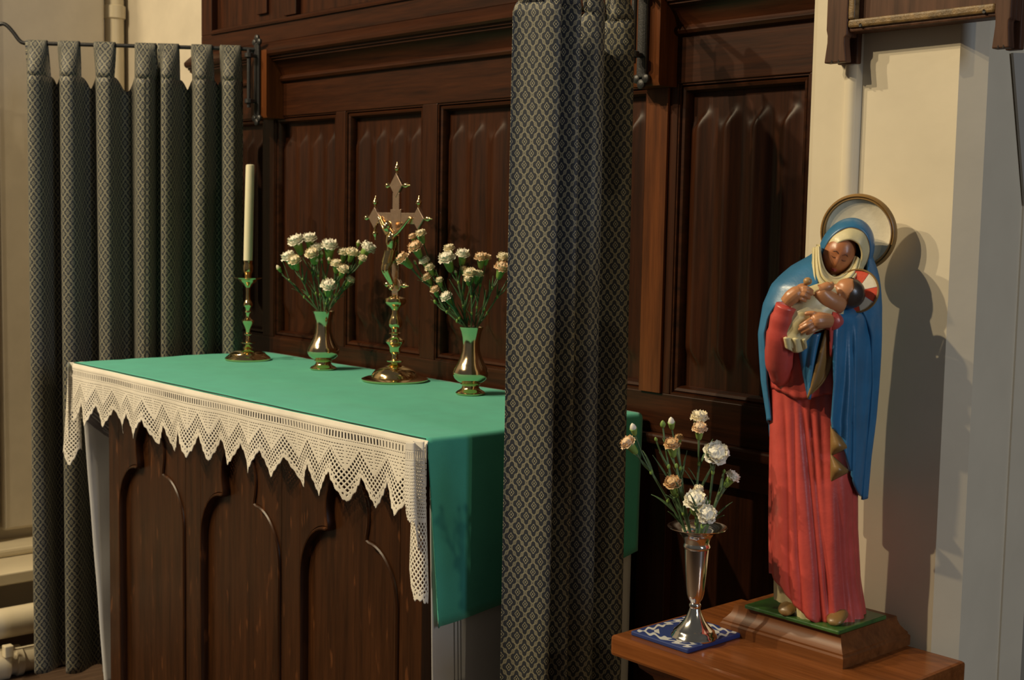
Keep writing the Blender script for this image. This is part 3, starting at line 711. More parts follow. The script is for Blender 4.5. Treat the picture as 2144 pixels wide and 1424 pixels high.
# ------------------------------------------------------------------ carnations
def bloom_mesh(name, mat, r, layers, seed, open_=1.0):
    """ruffled carnation head: a frilled dome over spreading skirts, z up, base at 0"""
    rg = random.Random(seed); mb = MB(); n = 48; p1, p2, p3 = (rg.random()*6 for _ in range(3))
    wide = 0.72+0.28*open_; tall = 1.25-0.35*open_
    for L in range(3):                        # frilled shells, each closing higher and tighter
        f = L/2; rows = []; ph = rg.random()*6; pet = 5+L
        for j in range(8):
            t = j/7; row = []; po = (0.20+(1.05-0.55*f*0.6)*t)*PI/2*1.02
            for i in range(n):
                a = 2*PI*i/n
                lobe = 1-0.16*t*abs(math.sin(a*pet/2+ph))**5
                rad = r*wide*(1-0.24*f)*(0.20+0.80*math.sin(t*PI/2))*lobe + t*t*r*0.045*math.sin(a*19+ph*2)
                z = r*tall*(0.10+0.50*t**0.8+0.42*f*t) - r*0.30*open_*(1-f)*max(0, t-0.6)**1.2*2 + t*t*r*(0.075*math.sin(a*13+ph)+0.05*math.sin(a*7+p2))
                row.append((rad*math.cos(a), rad*math.sin(a), z))
            rows.append(row)
        mb.grid(rows, True)
    def fr_(d_):
        a = math.atan2(d_.y, d_.x); return 1+0.10*math.sin(a*7+d_.z*6+p1)*math.sqrt(max(0, 1-d_.z*d_.z))+0.08*math.sin(a*4-d_.z*11+p2)+0.05*math.sin(a*15+p3)
    mb.ell((0, 0, r*0.52*tall), r*0.66*wide, r*0.66*wide, r*0.58*tall, nu=36, nv=18, fn=fr_)
    me = mb.build(name, mat, origin=(0, 0, 0), angle=180, fix=False); data = me.data; bpy.data.objects.remove(me); return data
KM = {'w': 'white_petal', 'c': 'cream_petal', 'p': 'peach_petal', 'n': 'brown_petal'}
BL = {k: [bloom_mesh('bloom', KM[k], 1.0, 4, 11*i+ord(k), o_) for i, o_ in enumerate((1.0, 0.85, 0.6))] for k in KM}
def bud_data(mat):
    o = MB().lathe((0, 0, 0), [(0.30, 0), (0.55, 0.35), (0.62, 0.8), (0.45, 1.3), (0.12, 1.7)], 12).build('bud', mat, origin=(0, 0, 0), angle=180); dt = o.data; bpy.data.objects.remove(o); return dt
BUD = {k: bud_data(KM[k]) for k in 'wcp'}; BUD['g'] = bud_data('calyx')
o = MB().lathe((0, 0, 0), [(0.16, 0), (0.26, 0.10), (0.34, 0.35), (0.42, 0.8), (0.50, 1.0), (0.30, 0.98)], 12).build('calyx', 'calyx', origin=(0, 0, 0), angle=180); CALYX = o.data; bpy.data.objects.remove(o)
def inst(name, data, parent, pos, axis, sc_, roll=0):
    o = bpy.data.objects.new(name, data); COL.objects.link(o); o.parent = parent
    q = Vector(axis).normalized().to_track_quat('Z', 'Y'); o.rotation_mode = 'QUATERNION'
    from mathutils import Quaternion
    o.rotation_quaternion = q @ Quaternion((0, 0, 1), roll); o.location = Vector(pos)-WLOC[parent.name]; o.scale = (sc_,)*3 if not isinstance(sc_, tuple) else sc_
    WLOC[o.name] = Vector(pos); return o
def leaf(parent, p, direction, L, wd, side, sag=0.25):
    d_ = Vector(direction).normalized(); up = Vector((0, 0, 1)); sd = d_.cross(up); sd = sd.normalized() if sd.length > 0.05 else Vector((1, 0, 0)); rows = []
    sd = (sd*math.cos(side)+d_.cross(sd)*math.sin(side)).normalized(); nn = d_.cross(sd)
    for k in range(9):
        t = k/8; c = Vector(p)+d_*(L*t)-up*(sag*L*t*t); ww = wd*math.sin(PI*min(1, 0.15+0.85*t))**0.7*(1-t)**0.35+0.0003
        rows.append([c-sd*ww, c+nn*ww*0.35, c+sd*ww])
    MB().grid(rows).build('leaf', 'stem', parent, solid=0.0006, angle=180)
def spray(label, group, mouth, heads, anchor, seed, stemr=0.0022, spread=0.009, leaves=7, bsc=1.42):
    """heads: (px, py, kind, radius px, depth offset, type)"""
    rg = random.Random(seed)
    sc_ = (anchor-CAM).dot(FWD)/FPX
    pts = [(onv(h[0], h[1], anchor, h[4]), h) for h in heads]
    cen = sum((p for p, _ in pts), Vector())/len(pts)
    off = (cen-mouth); off.z = 0
    base = mouth + off*0.10 + Vector((rg.uniform(-spread, spread)*0.4, rg.uniform(-spread, spread)*0.4, -0.03))
    exitp = mouth + (off.normalized() if off.length > 0.01 else Vector((1, 0, 0)))*min(spread*1.2, off.length*0.3) + Vector((0, 0, 0.004))
    t = thing('carnation_spray', exitp, label, 'flower', group)
    low = min(p.z for p, _ in pts)
    jn = exitp.lerp(cen, 0.62 if len(pts) > 1 else 0.75); jn.z = min(jn.z, low-0.03 if len(pts) > 1 else jn.z); jn.z = max(jn.z, exitp.z+0.012)
    main = catmull([base, exitp, exitp.lerp(jn, 0.5)+Vector((rg.uniform(-.004, .004), rg.uniform(-.004, .004), 0)), jn], 5)
    MB().tube(main, stemr, 7).build('stem', 'stem', t)
    for q in (main[-1], main[len(main)//2+2]):
        MB().ell(q, stemr*1.5, stemr*1.5, stemr*2.4, nu=8, nv=6).build('stem_node', 'calyx', t)
    for p, h in pts:
        px, py, kind, rpx, bb, typ = h; R = rpx*sc_*(bsc if typ in ('top', 'side') else 1.10)
        dirv = (p-jn); L = dirv.length; dirv.normalize()
        ax = (dirv*0.75+Vector((0, 0, 0.35))+TH*0.35).normalized() if typ != 'side' else (dirv*0.9+TH*0.15).normalized()
        if typ == 'face': ax = (TH*0.9+Vector((0, 0, 0.35))+dirv*0.3).normalized()
        cl = max(R*1.35, 0.012)
        cbase = p-ax*(cl*0.9+R*0.35) if typ != 'bud' else p-ax*R*1.2
        sub = catmull([jn, jn.lerp(cbase, 0.55)+Vector((0, 0, -0.004)), cbase], 5)
        ss = MB().tube(sub, [stemr*0.95]+[stemr*0.75]*(len(sub)-1), 7).build('side_stem', 'stem', t)
        roll = rg.uniform(0, 6)
        if typ == 'bud':
            inst('calyx', CALYX, ss, cbase, ax, (R*1.5, R*1.5, R*1.5), roll)
            inst('bud', BUD[kind], ss, cbase+ax*R*0.9, ax, R*1.0, roll)
        elif typ == 'green':
            inst('bud', BUD['g'], ss, cbase, ax, R*1.1, roll)
        else:
            inst('calyx', CALYX, ss, cbase, ax, (cl*0.85, cl*0.85, cl), roll)
            v = 0 if typ == 'face' else (1 if R > 0.013 else 2)
            inst('bloom', BL[kind][v], ss, cbase+ax*cl*0.80, ax, R, roll)
    for k in range(leaves):
        q = main[rg.randrange(6, len(main))] if len(main) > 7 else jn
        dv = (jn-exitp).normalized(); sdv = Vector((rg.uniform(-1, 1), rg.uniform(-1, 1), 0.5)).normalized()
        leaf(t, q, dv*0.8+sdv*0.55, rg.uniform(0.035, 0.075), rg.uniform(0.0018, 0.0032), rg.uniform(-1, 1), rg.uniform(0, 0.3))
    return t
def fromcrop(x0, y0, k, lst): return [(x0+a/k, y0+b_/k, kd, r/k, dep, ty) for a, b_, kd, r, dep, ty in lst]
def LV(*l): return fromcrop(560, 470, 4.317, l)
G1 = 'carnations in the brass vase beside the candlestick'
aL = Vector((mouthL.x, mouthL.y, 0))
spray('two large white carnations topping the left vase bouquet', G1, mouthL, LV((258, 150, 'w', 60, 0.01, 'top'), (380, 125, 'w', 54, 0.0, 'top'), (445, 335, 'c', 22, 0.02, 'bud')), aL, 1)
spray('pair of white and cream carnations leaning left in the left vase', G1, mouthL, LV((190, 292, 'w', 54, 0.015, 'top'), (246, 325, 'c', 46, 0.035, 'top')), aL, 2)
spray('two overlapping white carnations in the middle of the left vase bouquet', G1, mouthL, LV((440, 212, 'w', 50, 0.0, 'top'), (400, 264, 'c', 50, 0.03, 'top'), (488, 275, 'c', 24, 0.0, 'bud')), aL, 3)
spray('broad white carnation upright over the left vase rim', G1, mouthL, LV((560, 190, 'w', 62, 0.0, 'top'), (555, 328, 'c', 22, 0.01, 'bud'), (490, 330, 'c', 16, 0.0, 'bud')), aL, 4)
spray('two small cream carnations side by side right of centre, left vase', G1, mouthL, LV((688, 252, 'c', 42, 0.0, 'top'), (765, 252, 'c', 44, 0.01, 'top')), aL, 5)
spray('white carnation with buds leaning farthest toward the crucifix', G1, mouthL, LV((820, 172, 'c', 22, -0.01, 'bud'), (910, 208, 'w', 56, 0.0, 'side'), (860, 305, 'c', 32, 0.02, 'top'), (828, 272, 'c', 22, 0.0, 'bud')), aL, 6)
spray('two cream carnations low on the right of the left vase', G1, mouthL, LV((620, 354, 'c', 42, 0.02, 'top'), (685, 405, 'c', 42, 0.03, 'top')), aL, 7)
spray('half open cream carnation lowest at the right of the left vase', G1, mouthL, LV((748, 497, 'c', 34, 0.01, 'side')), aL, 8)
spray('single white carnation lowest in front of the left vase bouquet', G1, mouthL, LV((550, 550, 'w', 54, 0.05, 'top')), aL, 9)
spray('closed cream bud reaching far left of the left vase', G1, mouthL, LV((105, 402, 'c', 26, 0.0, 'bud')), aL, 10)
def RV(*l): return fromcrop(830, 470, 3.848, l)
G2 = 'carnations in the brass vase by the right curtain'
aR = Vector((mouthR.x, mouthR.y, 0))
spray('three peach carnations rising beside the crucifix arm', G2, mouthR, RV((130, 100, 'p', 27, 0.0, 'top'), (197, 74, 'c', 37, -0.01, 'top'), (150, 182, 'p', 48, 0.015, 'top')), aR, 21)
spray('peach carnation in front of the crucifix shaft leaning far left', G2, mouthR, RV((50, 274, 'p', 47, 0.01, 'side'), (150, 305, 'p', 14, 0.0, 'bud'), (100, 325, 'c', 12, 0.0, 'bud')), aR, 22)
spray('white bud and cream carnation paired at left of the right vase', G2, mouthR, RV((225, 292, 'w', 36, 0.0, 'top'), (267, 346, 'c', 33, 0.01, 'top')), aR, 23)
spray('small peach carnation at left edge of the right vase bouquet', G2, mouthR, RV((245, 427, 'p', 36, 0.0, 'top'), (348, 450, 'c', 26, 0.02, 'top')), aR, 24)
spray('half open peach bud low at left of the right vase', G2, mouthR, RV((310, 525, 'p', 31, 0.01, 'top'), (300, 605, 'c', 18, 0.0, 'green')), aR, 25)
spray('white carnation facing left low in the right vase bouquet', G2, mouthR, RV((400, 582, 'w', 38, 0.04, 'side')), aR, 26)
spray('stacked pair of white carnations at the top of the right vase', G2, mouthR, RV((425, 192, 'c', 37, -0.01, 'top'), (405, 272, 'w', 55, 0.01, 'top'), (535, 238, 'w', 45, 0.0, 'top')), aR, 27)
spray('dry peach bud and tiny green bud in the right vase middle', G2, mouthR, RV((540, 358, 'p', 25, 0.0, 'top'), (478, 392, 'c', 17, 0.0, 'bud')), aR, 28)
spray('cluster of cream carnations over the right vase rim', G2, mouthR, RV((592, 392, 'c', 44, 0.02, 'top'), (655, 398, 'c', 37, 0.0, 'top'), (575, 440, 'c', 28, 0.03, 'top')), aR, 29)
spray('pair of peach carnations right of centre in the right vase', G2, mouthR, RV((680, 265, 'p', 42, 0.0, 'top'), (727, 265, 'p', 30, -0.01, 'top')), aR, 30)
spray('cream and peach carnations beside the right curtain edge', G2, mouthR, RV((860, 262, 'c', 40, 0.0, 'top'), (850, 345, 'p', 48, 0.02, 'top')), aR, 31)
spray('bare green budded stem reaching behind the right curtain', G2, mouthR, RV((915, 462, 'c', 15, -0.01, 'green'), (925, 370, 'c', 14, -0.02, 'green')), aR, 32)

# ------------------------------------------------------------------ statue table, tile, silver vase
TZ = 0.75
tb = thing('statue_table', (-1.28, 1.77, FLOOR), 'polished reddish wooden stand under the statue and silver vase', 'table')
TX0, TX1, TY0, TY1 = -1.508, -1.051, 1.598, 1.950
MB().box((TX0, TY0, TZ-0.036), (TX1, TY1, TZ)).build('table_top', 'table_wood', tb, smooth=False, bev=0.006)
b = MB()
ins = [(0.0, 0.0), (0.018, -0.004), (0.024, -0.020), (0.040, -0.034), (0.046, -0.052)]
b.loft([[(TX0+0.012+i_, TY0+0.012+i_, TZ-0.036+h), (TX1-0.012-i_, TY0+0.012+i_, TZ-0.036+h), (TX1-0.012-i_, TY1-0.004, TZ-0.036+h), (TX0+0.012+i_, TY1-0.004, TZ-0.036+h)] for i_, h in ins])
b.build('cove_moulding', 'table_wood', tb, angle=20)
MB().box((TX0+0.06, TY0+0.06, TZ-0.17), (TX1-0.06, TY1-0.006, TZ-0.088)).build('apron', 'table_wood', tb, smooth=False, bev=0.003)
for x in (TX0+0.062, TX1-0.102):
    for y in (TY0+0.062, TY1-0.05):
        MB().box((x, y, FLOOR), (x+0.04, y+0.04, TZ-0.089)).build('leg', 'table_wood', tb, smooth=False, bev=0.004)
# tile
mt, nt, bs = newmat('blue_white_tile'); tc = N(nt, 'ShaderNodeTexCoord'); sp = N(nt, 'ShaderNodeSeparateXYZ'); nt.links.new(tc.outputs['Object'], sp.inputs[0])
ax_ = mth(nt, 'ABSOLUTE', sp.outputs[0]); ay_ = mth(nt, 'ABSOLUTE', sp.outputs[1]); ex = mth(nt, 'MAXIMUM', mth(nt, 'MULTIPLY', ax_, 1/0.0625), mth(nt, 'MULTIPLY', ay_, 1/0.071))
wob = mth(nt, 'MULTIPLY', mth(nt, 'SINE', mth(nt, 'MULTIPLY', mth(nt, 'ADD', ax_, ay_), 260)), 0.07)
ring = mth(nt, 'COMPARE', mth(nt, 'ADD', ex, wob), 0.80, 0.065); dia = mth(nt, 'COMPARE', mth(nt, 'ADD', ax_, ay_), 0.072, 0.006)
inner = mth(nt, 'MULTIPLY', dia, mth(nt, 'LESS_THAN', ex, 0.64))
msk = mth(nt, 'MINIMUM', mth(nt, 'ADD', ring, inner), 1.0)
nt.links.new(mixc(nt, msk, (0.022, 0.042, 0.17), (0.52, 0.53, 0.53)), bs.inputs['Base Color']); bs.inputs['Roughness'].default_value = 0.45; M['tile'] = mt
tl = MB().box((-1.483, 1.622, TZ), (-1.358, 1.764, TZ+0.008)).build('coaster_tile', 'tile', smooth=False, bev=0.002, origin=(-1.4205, 1.693, TZ)); tag(tl, 'blue and white patterned tile under the silver vase', 'tile')
vb = onz(1453, 1334, TZ+0.008); vb = Vector((vb.x, vb.y, TZ+0.0085)); vs = (vb-CAM).dot(FWD)/FPX
sv = thing('trumpet_vase', vb, 'silver trumpet vase of carnations standing on the tile', 'vase')
fp = [(0, 48), (3, 49), (7, 47), (10, 44), (14, 43), (18, 38), (26, 30), (36, 22), (48, 16), (58, 12), (64, 11)]
MB().lathe(vb, [(r*vs, h*vs) for h, r in fp], 44).build('foot', 'silver', sv)
bp = [(62, 11), (66, 12.5), (70, 12.5), (73, 10.5), (76, 11), (82, 15), (92, 18), (110, 20), (140, 22.5), (170, 24.5), (188, 25.5), (190, 27.5), (194, 28.5), (198, 27), (200, 26), (208, 28), (217, 34), (225, 43), (230, 54), (233, 61.5), (235, 62.5), (234.5, 60.5), (229, 50), (220, 36), (208, 26), (190, 23), (120, 18)]
MB().lathe(vb, [(r*vs, h*vs) for h, r in bp], 48).build('trumpet_body', 'silver', sv)
mouthS = vb+Vector((0, 0, 222*vs))
def SV(*l): return fromcrop(1280, 840, 4.747, l)
G3 = 'carnations in the silver vase'; aS = Vector((vb.x, vb.y, 0))
kw = dict(stemr=0.0020, spread=0.018, leaves=5, bsc=1.25)
spray('peach carnation and long bud leaning left across the curtain', G3, mouthS, SV((165, 415, 'p', 72, 0.0, 'side'), (222, 285, 'w', 46, 0.0, 'bud')), aS, 41, **kw)
spray('pointed green bud on an upright stem in the silver vase', G3, mouthS, SV((510, 190, 'c', 36, 0.0, 'green'), (432, 335, 'c', 22, 0.0, 'green')), aS, 42, **kw)
spray('closed white bud beside the green bud in the silver vase', G3, mouthS, SV((598, 225, 'w', 46, -0.01, 'bud'), (672, 365, 'n', 42, -0.02, 'top')), aS, 43, **kw)
spray('withered brownish carnation high in the silver vase', G3, mouthS, SV((604, 430, 'n', 72, 0.01, 'top')), aS, 44, **kw)
spray('two pale peach carnations stacked topmost in the silver vase', G3, mouthS, SV((875, 160, 'c', 80, -0.01, 'top'), (876, 268, 'p', 66, 0.02, 'side')), aS, 45, **kw)
spray('large open white carnation facing front in the silver vase', G3, mouthS, SV((1045, 510, 'w', 118, 0.02, 'face')), aS, 46, **kw)
spray('white half open carnation on the right side of the silver vase', G3, mouthS, SV((1205, 750, 'w', 66, 0.0, 'side'), (1130, 650, 'c', 20, 0.0, 'green')), aS, 47, **kw)
spray('withered peach carnation at left in the silver vase', G3, mouthS, SV((610, 812, 'n', 76, 0.02, 'top')), aS, 48, **kw)
spray('ragged white carnation low over the silver vase rim', G3, mouthS, SV((835, 985, 'w', 100, 0.04, 'top'), (865, 880, 'c', 50, 0.02, 'top')), aS, 49, **kw)
spray('white carnation lowest at the silver vase mouth', G3, mouthS, SV((950, 1120, 'w', 92, 0.06, 'face')), aS, 50, **kw)
for k, (px, py) in enumerate(((1395, 1105), (1420, 1100), (1530, 1090))):
    pass

# ------------------------------------------------------------------ plinth and statue
pl = MB()
px0, px1, py0, py1 = -1.402, -1.155, 1.757, 1.952
lev = [(0, 0), (0, 0.016), (0.003, 0.019), (0.003, 0.022), (0.007, 0.026), (0.013, 0.034), (0.016, 0.042), (0.017, 0.0485)]
pl.loft([[(px0+i_, py0+i_, TZ+h), (px1-i_, py0+i_, TZ+h), (px1-i_, py1-i_, TZ+h), (px0+i_, py1-i_, TZ+h)] for i_, h in lev])
plo = pl.build('statue_plinth', 'plinth_wood', angle=20); tag(plo, 'moulded wooden plinth beneath the painted statue', 'plinth')
PZ = TZ+0.049
SA = Vector((-1.262, 1.832, PZ))
st = thing('painted_statue', SA, 'painted statue of a mother in blue mantle cradling a baby', 'statue')
MB().box((-1.358, 1.766, PZ), (-1.171, 1.903, PZ+0.007)).build('green_base', 'base_green', st, smooth=False, bev=0.002)
def S(px, py, b=0.0): return onv(px, py, SA, b)
PXM = (SA-CAM).dot(FWD)/FPX
def ringpt(py, L, R, bc, rb, th, dr=0.0):
    c = S((L+R)/2, py, 0); ra = (R-L)/2*PXM
    return c+RH*((ra+dr)*math.cos(th))+TH*(bc+(rb+dr)*math.sin(th))
# --- robe
RT = [(640, 1640, 1780, .0, .052), (700, 1622, 1785, .0, .055), (800, 1614, 1788, .0, .057), (900, 1615, 1790, .0, .056), (1000, 1616, 1792, .0, .058), (1100, 1616, 1792, .002, .060), (1200, 1616, 1797, .004, .063), (1300, 1622, 1808, .006, .066)]
grooves = [([(830, 1632), (1000, 1638), (1200, 1640), (1300, 1645)], .0075, 5), ([(830, 1650), (1000, 1652), (1150, 1656), (1300, 1668)], .006, 5), ([(830, 1663), (1000, 1680), (1150, 1692), (1300, 1702)], .010, 7),
           ([(830, 1680), (1000, 1694), (1150, 1706), (1300, 1722)], .008, 6), ([(830, 1700), (950, 1706), (1100, 1712)], .004, 6), ([(1000, 1728), (1150, 1740), (1300, 1760)], .006, 7), ([(1080, 1756), (1200, 1768), (1300, 1782)], .006, 6), ([(900, 1768), (1100, 1774), (1300, 1796)], .004, 5)]
n = 220; nl = 90; rows = []
def hem(th):
    tab = [(0, 1283), (40, 1288), (70, 1290), (88, 1278), (100, 1284), (118, 1268), (135, 1248), (150, 1222), (180, 1203), (225, 1205), (270, 1240), (320, 1270), (360, 1283)]
    return interp(tab, math.degrees(th) % 360)[0]
for j in range(nl+1):
    row = []
    for i in range(n):
        th = 2*PI*i/n; py = 690+(hem(th)-690)*j/nl; L, R, bc, rb = interp(RT, py); dr = 0
        cxp = (L+R)/2; hw = (R-L)/2; pxx = cxp+hw*math.cos(th)
        if math.sin(th) > -0.1:
            for g, dep, wdp in grooves:
                if py < g[0][0]-40: continue
                gx = interp(g, py)[0]; a = sstep(g[0][0]-40, g[0][0]+60, py)
                dr -= 0.8*dep*a*math.exp(-((pxx-gx)/wdp)**2)*max(0, math.sin(th))**0.5
            knee = math.exp(-((pxx-1735)/30)**2)*math.exp(-((py-1010)/150)**2); dr += 0.012*knee
        else: dr += 0.004*math.sin(th*16)*sstep(850, 1100, py)
        dr += 0.0035*sstep(1180, 1290, py)*math.sin(th*13+1)
        row.append(ringpt(py, L, R, bc, rb, th, dr))
    rows.append(row)
robe = MB().grid(rows, True); robe.build('red_robe', 'robe_red', st, angle=180, solid=0.002)
# bodice pouch
rows = []
PT = [(600, 1650, 1775, .0, .050), (680, 1622, 1783, .002, .058), (760, 1612, 1786, .004, .064), (812, 1614, 1786, .004, .064), (828, 1622, 1780, .002, .055)]
for j in range(31):
    row = []
    for i in range(120):
        th = 2*PI*i/120; dip = 14*math.exp(-((math.degrees(th)-118)/22)**2); py = 600+(814+dip-600)*j/30; L, R, bc, rb = interp(PT, py-dip*(j/30)**3)
        row.append(ringpt(py, L, R, bc, rb, th, 0.0012*math.sin(th*22+py*0.02)))
    rows.append(row)
MB().grid(rows, True).build('robe_bodice', 'robe_red', st, angle=180, solid=0.002)
# underskirt and shoes
ur = []
for py in (1170, 1210, 1256):
    ur.append([ringpt(py, 1622, 1690, 0.0, .026, 2*PI*i/40, 0.0015*math.sin(i*1.3)) for i in range(40)])
MB().loft(ur).build('underskirt', 'cream_paint', st)
ur = [[ringpt(py, 1660, 1716, 0.036, .020, 2*PI*i/40, 0.0015*math.sin(i*1.3)) for i in range(40)] for py in (1230, 1270, 1288)]
MB().loft(ur).build('underskirt', 'cream_paint', st)
def shoe(px, py, b_, L):
    c = S(px, py, b_); c.z = PZ+0.0075; fw = Vector((0.28, -0.96, 0)).normalized(); sd = Vector((-fw.y, fw.x, 0)); rings = []
    for k, (t, wd, h) in enumerate(((-0.5, .010, .018), (-0.25, .013, .024), (0.05, .0145, .022), (0.3, .0145, .016), (0.45, .0115, .011), (0.52, .006, .006))):
        o_ = c+fw*(L*t); rings.append([o_+sd*(wd*math.cos(a))+Vector((0, 0, max(0, h*0.5+h*0.5*math.sin(a)))) for a in [2*PI*i/18 for i in range(18)]])
    MB().loft(rings).build('shoe', 'gold_paint', st, angle=180)
shoe(1756, 1298, 0.060, 0.058); shoe(1652, 1252, 0.020, 0.036)
# --- mantle round the back and shoulders
MT = [(500, 1742, 1812, -.014, .036), (520, 1726, 1820, -.012, .044), (540, 1700, 1826, -.010, .048), (560, 1664, 1833, -.008, .052), (580, 1640, 1837, -.006, .056), (600, 1621, 1839, -.004, .060), (640, 1604, 1841, -.002, .064), (700, 1595, 1838, .0, .066), (800, 1601, 1831, .0, .068), (870, 1611, 1825, .0, .068), (950, 1616, 1815, .0, .068), (1040, 1622, 1808, .0, .066)]
SR = [(500, 172), (525, 160), (540, 141), (560, 122), (580, 113), (600, 107), (612, 116), (625, 136), (640, 150), (670, 163), (700, 168), (1040, 170)]
ER = [(500, 20), (530, 42), (560, 49), (600, 56), (640, 60), (700, 40), (800, 30), (1040, 25)]
rows = []; nl = 64
for j in range(nl+1):
    row = []
    for i in range(121):
        u = i/120; py = 520
        for it in range(3):
            a0 = math.radians(interp(SR, py)[0]); a1 = 2*PI+math.radians(interp(ER, py)[0]); th = a0+(a1-a0)*u
            bot = 880+158*sstep(0.0, 0.5, u); py = 505+(bot-505)*j/nl
        L, R, bc, rb = interp(MT, py)
        f_ = 0.0030*math.sin(th*11+py*0.006)*sstep(600, 760, py)
        row.append(ringpt(py, L, R, bc, rb, th, f_))
    rows.append(row)
MB().grid(rows).build('blue_mantle', 'mantle_blue', st, angle=180, solid=0.004)
# drape over the left forearm
def zig(t):                                   # inner edge of the hanging fall, by image height
    return interp([(640, 1746), (700, 1744), (800, 1745), (880, 1741), (895, 1743), (1040, 1746)], t)[0]
rows = []
for j in range(61):
    v = j/60; row = []
    for i in range(61):
        u = i/60
        bot = 898+142*sstep(0.02, 0.95, u)**0.8
        bot += 0
        py = 642+(bot-642)*v; xi = zig(py); xo = interp([(642, 1838), (800, 1831), (900, 1822), (1040, 1808)], py)[0]
        px = xi+(xo-xi)*u
        bb = 0.088*math.cos(u*PI/2*0.98)**0.7+0.0
        bb -= 0.030*(1-sstep(0, 0.10, v))**2*(1-u*0.5)
        bb += 0.006*math.sin(u*15+v*2.0)*sstep(0.02, 0.25, v) - 0.008*math.exp(-((u-0.42-0.1*v)/0.06)**2)*sstep(0.05, 0.3, v)
        bb += 0.010*math.exp(-((u-0.62)/0.12)**2)*sstep(.3, .7, v)
        row.append(S(px, py, bb))
    rows.append(row)
top = [S(1752+(1832-1752)*i/60, 636-4*math.sin(PI*i/60), 0.030) for i in range(61)]
MB().grid([top]+rows).build('mantle_fall', 'mantle_blue', st, angle=180, solid=0.004)
for tp, ti, bt in ((890, 934, 950), (950, 984, 1004)):
    rows = []
    for j in range(13):
        v = j/12; py = tp+(bt-tp)*v; k = 1-abs((py-ti)/((ti-tp) if py < ti else (bt-ti))); row = []
        for i in range(9):
            u = i/8; row.append(S(1740+38*k*u, py+3*u, 0.080+0.016*k*math.sin(PI*u*0.9+0.3)))
        rows.append(row)
    MB().grid(rows).build('gold_lining_fold', 'gold_paint', st, angle=180, solid=0.003)
# central wrap with gold lining
rows = []
for j in range(25):
    v = j/24; row = []
    for i in range(17):
        u = i/16
        xl = 1668+26*v**1.3; xr = 1733-38*v**0.95; py = 690+146*v+10*math.sin(PI*u)*(1-v)
        row.append(S(xl+(xr-xl)*u, py, 0.068+0.016*math.sin(PI*u)+0.004*math.sin(u*11+v*2)))
    rows.append(row)
MB().grid(rows).build('mantle_wrap', 'mantle_blue', st, angle=180, solid=0.004)
rows = []
for j in range(25):
    v = j/24; row = []
    for i in range(9):
        u = i/8; xl = 1729-38*v**0.95; xr = 1746-54*v**4; py = 688+146*v-6*u*v
        row.append(S(xl+(xr-xl)*u, py, 0.088-0.008*u+0.003*math.sin(u*7)))
    rows.append(row)
MB().grid(rows).build('gold_lining', 'gold_paint', st, angle=180, solid=0.003)
# --- head
HF = (RH*-0.24+TH*0.92+Vector((0, 0, -0.27))).normalized()
HU = (RH*0.30+TH*0.25+Vector((0, 0, 0.93))); HU = (HU-HF*HU.dot(HF)).normalized(); HS = HF.cross(HU).normalized()
HC = S(1756, 533, 0.010)
def g2(d, s_, u_, f_, w_): return math.exp(-(((d.x-s_)**2+(d.z-u_)**2)/(w_*w_)))*(1 if d.y > 0 else 0)
def facefn(d):
    # d.x side, d.y forward, d.z up (unit sphere)
    q = 1.0
    q += 0.20*math.exp(-((d.x/0.10)**2))*math.exp(-(((d.z+0.16)/0.17)**2))*(d.y > 0)           # nose
    q += 0.07*math.exp(-((d.x/0.07)**2))*math.exp(-(((d.z-0.10)/0.22)**2))*(d.y > 0)
    for sx in (-1, 1):
        q -= 0.085*g2(d, sx*0.34, 0.10, 0, 0.17); q += 0.055*g2(d, sx*0.34, 0.06, 0, 0.10)
        q += 0.04*g2(d, sx*0.34, 0.30, 0, 0.16); q += 0.03*g2(d, sx*0.42, -0.25, 0, 0.2)
    q += 0.05*g2(d, 0, -0.50, 0, 0.13); q -= 0.05*g2(d, 0, -0.64, 0, 0.09); q += 0.07*g2(d, 0, -0.85, 0, 0.18)
    return q
FACE = MB().ell(HC, 0.0255, 0.0285, 0.0365, HS, HF, HU, 56, 44, facefn).build('face', 'face_skin', st, angle=180)
def onface(sx, uz, lift=0.0004):
    yy = math.sqrt(max(0.0, 1-sx*sx-uz*uz)); d_ = Vector((sx, yy, uz)); q = facefn(d_)
    return HC+HS*(0.0255*sx*q)+HF*(0.0285*yy*q+lift)+HU*(0.0365*uz*q)
for zz, hh in ((-0.475, 0.0012), (-0.545, 0.0015)):
    MB().tube([onface(x, zz+0.02*(1-abs(x)/0.2)*(1 if zz > -0.5 else -1)*0.5) for x in (-0.2, -0.13, -0.06, 0, 0.06, 0.13, 0.2)], [0.0004, hh*0.8, hh, hh, hh, hh*0.8, 0.0004], 8).build('lip', 'lip', FACE)
for sx in (-1, 1):
    MB().tube([onface(sx*x, 0.31-2.2*(x-0.32)**2) for x in (0.14, 0.22, 0.30, 0.40, 0.50)], [0.0004, 0.0009, 0.0009, 0.0007, 0.0003], 6).build('eyebrow', 'brow', FACE)
    MB().tube([onface(sx*x, 0.045-0.03*math.sin((x-0.2)/0.3*PI)) for x in (0.2, 0.26, 0.34, 0.42, 0.5)], [0.0002, 0.0006, 0.0007, 0.0006, 0.0002], 6).build('lash_line', 'brow', FACE)
